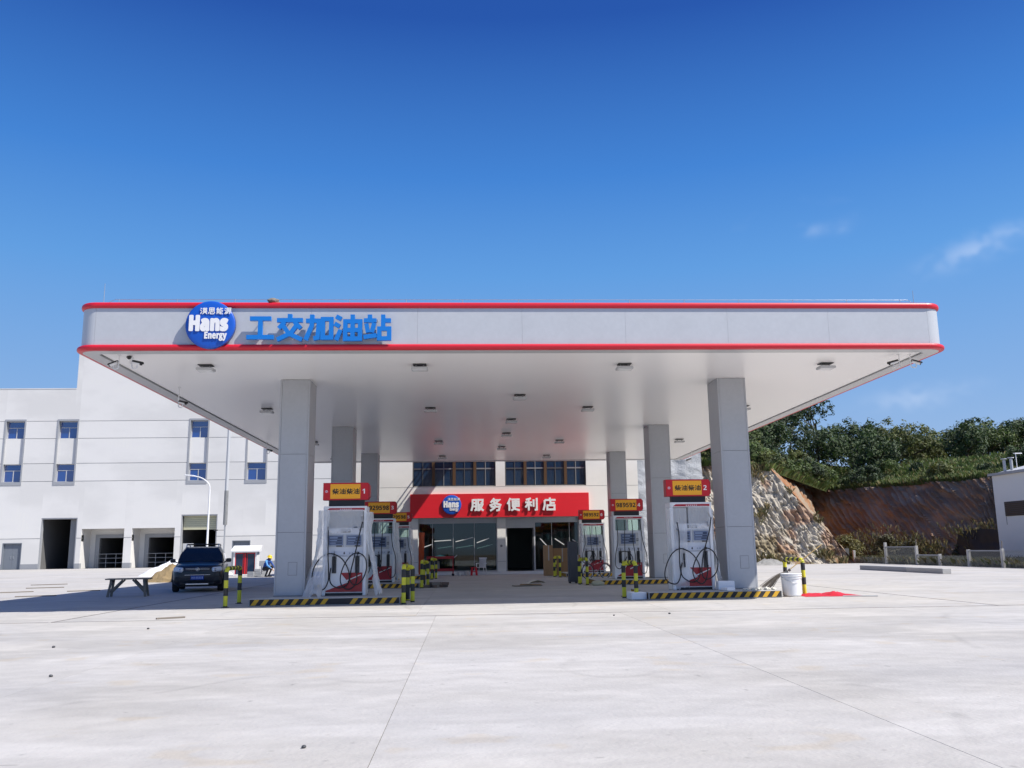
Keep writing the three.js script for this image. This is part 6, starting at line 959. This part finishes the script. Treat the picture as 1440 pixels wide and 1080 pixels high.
function dir(rnd, up = -0.25) { let y, a; do { y = rnd() * 2 - 1; } while (y < up && rnd() < 0.8); a = rnd() * 6.283; const r = Math.sqrt(1 - y * y); return V(Math.cos(a) * r, y, Math.sin(a) * r); }
function crownLobes(rnd, R, h, n) { const L = []; for (let i = 0; i < n; i++) { const d = dir(rnd, -0.1), k = 0.35 + 0.4 * rnd(); L.push({ c: V(d.x * R * k * 1.1, h + d.y * R * k * 0.75, d.z * R * k * 1.1), r: R * (0.42 + 0.22 * rnd()) }); } L.push({ c: V(0, h, 0), r: R * 0.7 }); return L; }
function tree(label, base, R, crownY, seed, tint, n = 3600, size = 0.34, open = false, group = 'trees on the hillside') {
  const rnd = mulberry(seed), t = thing('hillside_tree', label, 'tree', base, rnd() * 6, group), L = crownLobes(rnd, R, crownY, open ? 7 : 10), clumps = [];
  for (const l of L) { const m = Math.round((open ? 9 : 16) * (l.r / R) * 2); for (let i = 0; i < m; i++) { const d = dir(rnd, -0.3); clumps.push({ c: l.c.clone().addScaledVector(d, l.r * (0.8 + 0.28 * rnd())), n: d, r: R * (open ? 0.14 : 0.17) * (0.7 + 0.6 * rnd()), k: 0.75 + 0.5 * rnd() }); } }
  const o = blank(); leaves(rnd, n, () => { const c = clumps[Math.floor(rnd() * clumps.length)], d = dir(rnd, -0.6); return { p: c.c.clone().addScaledVector(d, c.r * Math.pow(rnd(), 0.45)), n: c.n.clone().multiplyScalar(0.6).add(d), k: c.k }; }, size, tint, o);
  mesh('crown', leafGeo(o), M.leaf, t);
  const g = [tube([[0, -0.4, 0], [0.1, crownY * 0.35, 0.05], [0, crownY * 0.8, 0]], R * 0.055, 10, 7)]; for (let i = 0; i < 6; i++) { const l = L[i % L.length]; g.push(tube([[0.02, crownY * (0.4 + 0.06 * i), 0], l.c.clone().multiplyScalar(0.5).setY((crownY * 0.55 + l.c.y) / 2).toArray(), l.c.toArray()], R * 0.022, 8, 5)); }
  mesh('trunk', g, M.bark, t); return t;
}
const GREEN = [[0.036, 0.070, 0.014], [0.028, 0.055, 0.015], [0.066, 0.105, 0.020], [0.098, 0.122, 0.026]];
const near = (x, z) => { let best = 1e9, y = 8; for (let t = 0; t <= 7; t += 0.1) for (const d of [0, 1.5, 3, 5, 7, 9, 12, 15, 18, 22, 26, 32, 40, 50]) { const q = hillPoint(t, d), e = (q[0] - x) ** 2 + (q[2] - z) ** 2; if (e < best) { best = e; y = q[1]; } } return y; };
// [x, z, crown radius, top height above sea of the yard, tint, open, words]
const TREES = [
  [24.4, -78, 2.6, 12.2, 2, 0, 'rounded light green tree just right of the front right column'], [29.5, -86, 3.0, 14.0, 0, 0, 'dark rounded tree behind the rock spur'], [33.0, -92, 3.3, 15.0, 1, 0, 'dark tree behind and right of the rock spur'],
  [42.2, -104, 2.7, 19.3, 1, 1, 'tall open crowned tree rising above its neighbours against the sky'], [37.6, -100, 1.4, 17.0, 1, 1, 'small open topped tree left of the tallest one'],
  [39.0, -97, 3.6, 13.6, 0, 0, 'bushy dark tree below the tallest tree'], [46.5, -104, 4.2, 15.7, 0, 0, 'broad dark tree right of the tallest tree'], [51.5, -106, 4.0, 15.6, 1, 0, 'broad dark tree in the middle of the skyline'],
  [55.8, -103, 3.6, 14.2, 0, 0, 'dark tree left of the dip in the skyline'], [49.0, -96, 3.6, 12.8, 3, 0, 'lighter feathery tree in front of the middle of the grove'], [58.5, -108, 3.0, 12.9, 1, 0, 'low dark tree in the dip of the skyline'],
  [63.0, -107, 4.0, 15.0, 0, 0, 'broad dark tree right of the dip in the skyline'], [68.5, -106, 4.4, 15.6, 1, 0, 'broad dark tree near the right edge of the picture'], [73.5, -105, 4.2, 15.0, 0, 0, 'dark tree at the right edge of the picture'],
  [58.0, -96, 3.2, 11.8, 2, 0, 'bushy green tree below the dip in the skyline'], [63.0, -96, 3.4, 12.2, 0, 0, 'bushy dark tree at the front right of the grove'], [67.5, -95, 3.4, 12.6, 3, 0, 'lighter bushy tree at the front right of the grove'], [43.5, -92, 3.0, 11.6, 0, 0, 'bushy dark tree at the front left of the grove'], [53.0, -91, 2.7, 11.0, 0, 0, 'bushy dark tree at the front middle of the grove'],
  [18.6, -77, 2.6, 11.8, 3, 0, 'light green tree between the middle and front right columns'], [14.5, -80, 2.8, 11.5, 0, 0, 'dark green tree behind the sprayed concrete slope'], [34.5, -112, 3.6, 16.0, 0, 0, 'dark tree far behind the rock spur'], [80, -108, 4.6, 15.5, 1, 0, 'dark tree just past the right edge'],
];
TREES.forEach(([x, z, R, top, g, open, words], i) => { const y = near(x, z); tree(words, [x, y - 0.1, z], R, Math.max(1.2, top - y - R * 0.78), 300 + i, GREEN[g].map((v) => v * (open ? 1.1 : 1)), open ? 1500 : Math.round(620 * R * R * 0.55), open ? 0.34 : 0.36, !!open); });
// shrubs along the tops of the cuttings
const SHRUBS = []; { const rnd = mulberry(88); for (let i = 0; i < 44; i++) { const t = 2.0 + 4.3 * rnd(), d = 0.8 + 9 * rnd() * rnd(); const q = hillPoint(t, d); if (q[0] > 75 || q[2] > -45) continue; SHRUBS.push([q, 0.7 + 0.9 * rnd(), Math.floor(rnd() * 4), d]); } }
SHRUBS.push([hillPoint(2.55, 0.9), 1.75, 1, 0.9], [hillPoint(2.85, 1.6), 1.6, 0, 1.6], [hillPoint(2.2, 1.2), 1.7, 1, 1.2], [hillPoint(2.98, 0.4), 1.1, 1, 0.4]);
const shrubWords = ([x, , z], R, g, d) => `${R < 0.95 ? 'small' : R < 1.3 ? 'middling' : 'large'} ${['fresh green', 'yellowish green', 'dark green', 'deep green'][g]} shrub ${d < 1.6 ? 'at the lip of' : d < 4 ? 'a little above' : 'well above'} the ${x / -z < 0.28 ? 'rock cutting, left part' : x / -z < 0.36 ? 'rock spur' : x / -z < 0.43 ? 'hollow behind the spur' : x / -z < 0.5 ? 'dark cutting, left third' : x / -z < 0.56 ? 'dark cutting, middle' : x / -z < 0.62 ? 'dark cutting, right third' : 'bank behind the pale shed'}`;
SHRUBS.forEach(([q, R, g, dd], i) => { const rnd = mulberry(900 + i), s = thing('hillside_shrub', shrubWords(q, R, g, dd), 'shrub', q, 0, 'shrubs above the cuttings'), o = blank(), cl = []; for (let k = 0; k < 14; k++) { const d = dir(rnd, 0); cl.push({ c: V(d.x * R * 0.75, R * 0.35 + Math.abs(d.y) * R * 0.75, d.z * R * 0.75), r: R * 0.34, k: 0.7 + 0.6 * rnd() }); } leaves(rnd, Math.round(520 * R * R), () => { const c = cl[Math.floor(rnd() * 14)], d = dir(rnd, -0.6); return { p: c.c.clone().addScaledVector(d, c.r * Math.sqrt(rnd())), n: d, k: c.k }; }, 0.26, GREEN[(g + 2) % 4].map((v) => v * 1.1), o); mesh('foliage', leafGeo(o), M.leaf, s); mesh('stem', bar([0, -0.3, 0], [0, R * 0.8, 0], 0.05, 5, 0.02), M.bark, s); });
// grass and scrub, uncountable
function blades(name, label, seed, n, at, len, tints) {
  const rnd = mulberry(seed), o = blank();
  for (let i = 0; i < n; i++) {
    const { p, k } = at(rnd); if (!p) continue; const t = tints[Math.floor(rnd() * tints.length)], L = len * (0.5 + rnd()), a = rnd() * 6.283, lean = 0.25 + 0.5 * rnd(), w = (0.03 + 0.035 * rnd()) * Math.min(1, len * 1.4), ca = Math.cos(a), sa = Math.sin(a), kk = 0.75 + 0.5 * rnd();
    const A = [p.x - sa * w, p.y, p.z + ca * w], B = [p.x + sa * w, p.y, p.z - ca * w], C = [p.x + ca * L * lean * 0.4, p.y + L * 0.65, p.z + sa * L * lean * 0.4], D = [p.x + ca * L * lean, p.y + L * (1 - lean * 0.35), p.z + sa * L * lean];
    for (const v of [A, B, C, C, D, A]) { o.pos.push(...v); o.nor.push(ca * 0.3, 0.9, sa * 0.3); o.col.push(t[0] * kk, t[1] * kk, t[2] * kk); }
  }
  const m = mesh(name, leafGeo(o), M.leaf); tag(m, label, 'grass', null, 'stuff'); return m;
}
const GT = [[0.11, 0.165, 0.025], [0.15, 0.19, 0.035], [0.08, 0.13, 0.022], [0.19, 0.16, 0.05], [0.07, 0.115, 0.02]];
blades('hill_grass', 'tall green and straw grass covering the slope above the cuttings', 71, 90000, (r) => { const t = 1.6 + 4.6 * r(), d = 16 * r() * r() - 0.15, q = hillPoint(t, Math.max(0, d)); const n = fbm(q[0] * 0.4, q[2] * 0.4, 3, 0, 5); return { p: n + 0.3 * r() > 0.42 ? V(q[0], q[1] - 0.12, q[2]) : null }; }, 0.6, GT);
blades('foot_grass', 'dry olive grass at the foot of the dark cutting', 72, 13000, (r) => { const u = 0.12 + r() * 0.6, [tx, tz] = along(u * 0.85), w = r() * r() * 0.5, k = (1 - w) * 3.7 + 0.75 + 1.6 * r() * r(), n = fbm(u * 34, w * 5, 4, 0, 15); return { p: n - 0.25 * w > 0.43 ? V(tx - 0.91 * k, w * 6.75 * (k < 4.6 ? 1 : 0) - 0.14, tz + 0.41 * k) : null }; }, 0.42, [[0.13, 0.11, 0.025], [0.17, 0.13, 0.035], [0.08, 0.09, 0.022], [0.12, 0.08, 0.03]]);
[[36.2, -75.6, 1.5, 'olive bush in the middle of the foot of the dark cutting'], [37.6, -73.9, 1.2, 'smaller olive bush right of the middle one at the foot of the dark cutting'], [32.4, -75.5, 1.5, 'yellowish bush just right of the rock spur'], [33.6, -76.2, 1.2, 'yellowish weed bush between the spur and the olive bushes'], [39.4, -69.8, 0.9, 'low olive bush by the black sheeting']].forEach(([x, z, R, words], i) => {
  const rnd = mulberry(1400 + i), s = thing('weed_bush', words, 'bush', [x, -0.1, z], 0, 'bushes at the foot of the dark cutting'), o = blank(), cl = []; for (let k = 0; k < 16; k++) { const d = dir(rnd, 0); cl.push({ c: V(d.x * R * 0.6, R * 0.4 + Math.abs(d.y) * R * 0.95, d.z * R * 0.6), r: R * 0.32, k: 0.7 + 0.6 * rnd() }); }
  leaves(rnd, Math.round(620 * R * R), () => { const c = cl[Math.floor(rnd() * 16)], d = dir(rnd, -0.6); return { p: c.c.clone().addScaledVector(d, c.r * Math.sqrt(rnd())), n: d.clone().add(V(0, 0.5, 0)), k: c.k }; }, 0.24, i === 2 || i === 3 ? [0.12, 0.115, 0.025] : [0.075, 0.072, 0.02], o); mesh('foliage', leafGeo(o), M.leaf, s); mesh('stem', bar([0, -0.05, 0], [0, R, 0], 0.04, 5, 0.015), M.bark, s);
});
blades('cutting_tufts', 'straw and olive tufts clinging to the pale rock cutting', 73, 9000, (r) => { const x = 15.5 + 13 * r(), T = topH(x), y = r() * Math.min(T, 8), n = fbm(x * 0.55, y * 0.9 + 3, 3, 0, 19); const low = smooth(3.2, 0.6, y), high = x < 23.5 ? smooth(T - 1.6, T, y) : -0.3; return { p: n + 0.22 * low + 0.25 * high > 0.62 ? V(x, y - 0.05, -66.35 - 0.42 * y) : null }; }, 0.5, [[0.14, 0.11, 0.03], [0.10, 0.10, 0.025], [0.18, 0.13, 0.05]]);
blades('verge_grass', 'rough grass and weeds along the wire fence', 74, 9000, (r) => { const z = -69 + 26 * r(), x = 30.2 + 5.5 * r() * r(); return { p: V(x, -0.15, z) }; }, 0.6, [[0.09, 0.085, 0.022], [0.06, 0.075, 0.02], [0.13, 0.10, 0.035]]);
renderer.render(scene, camera);
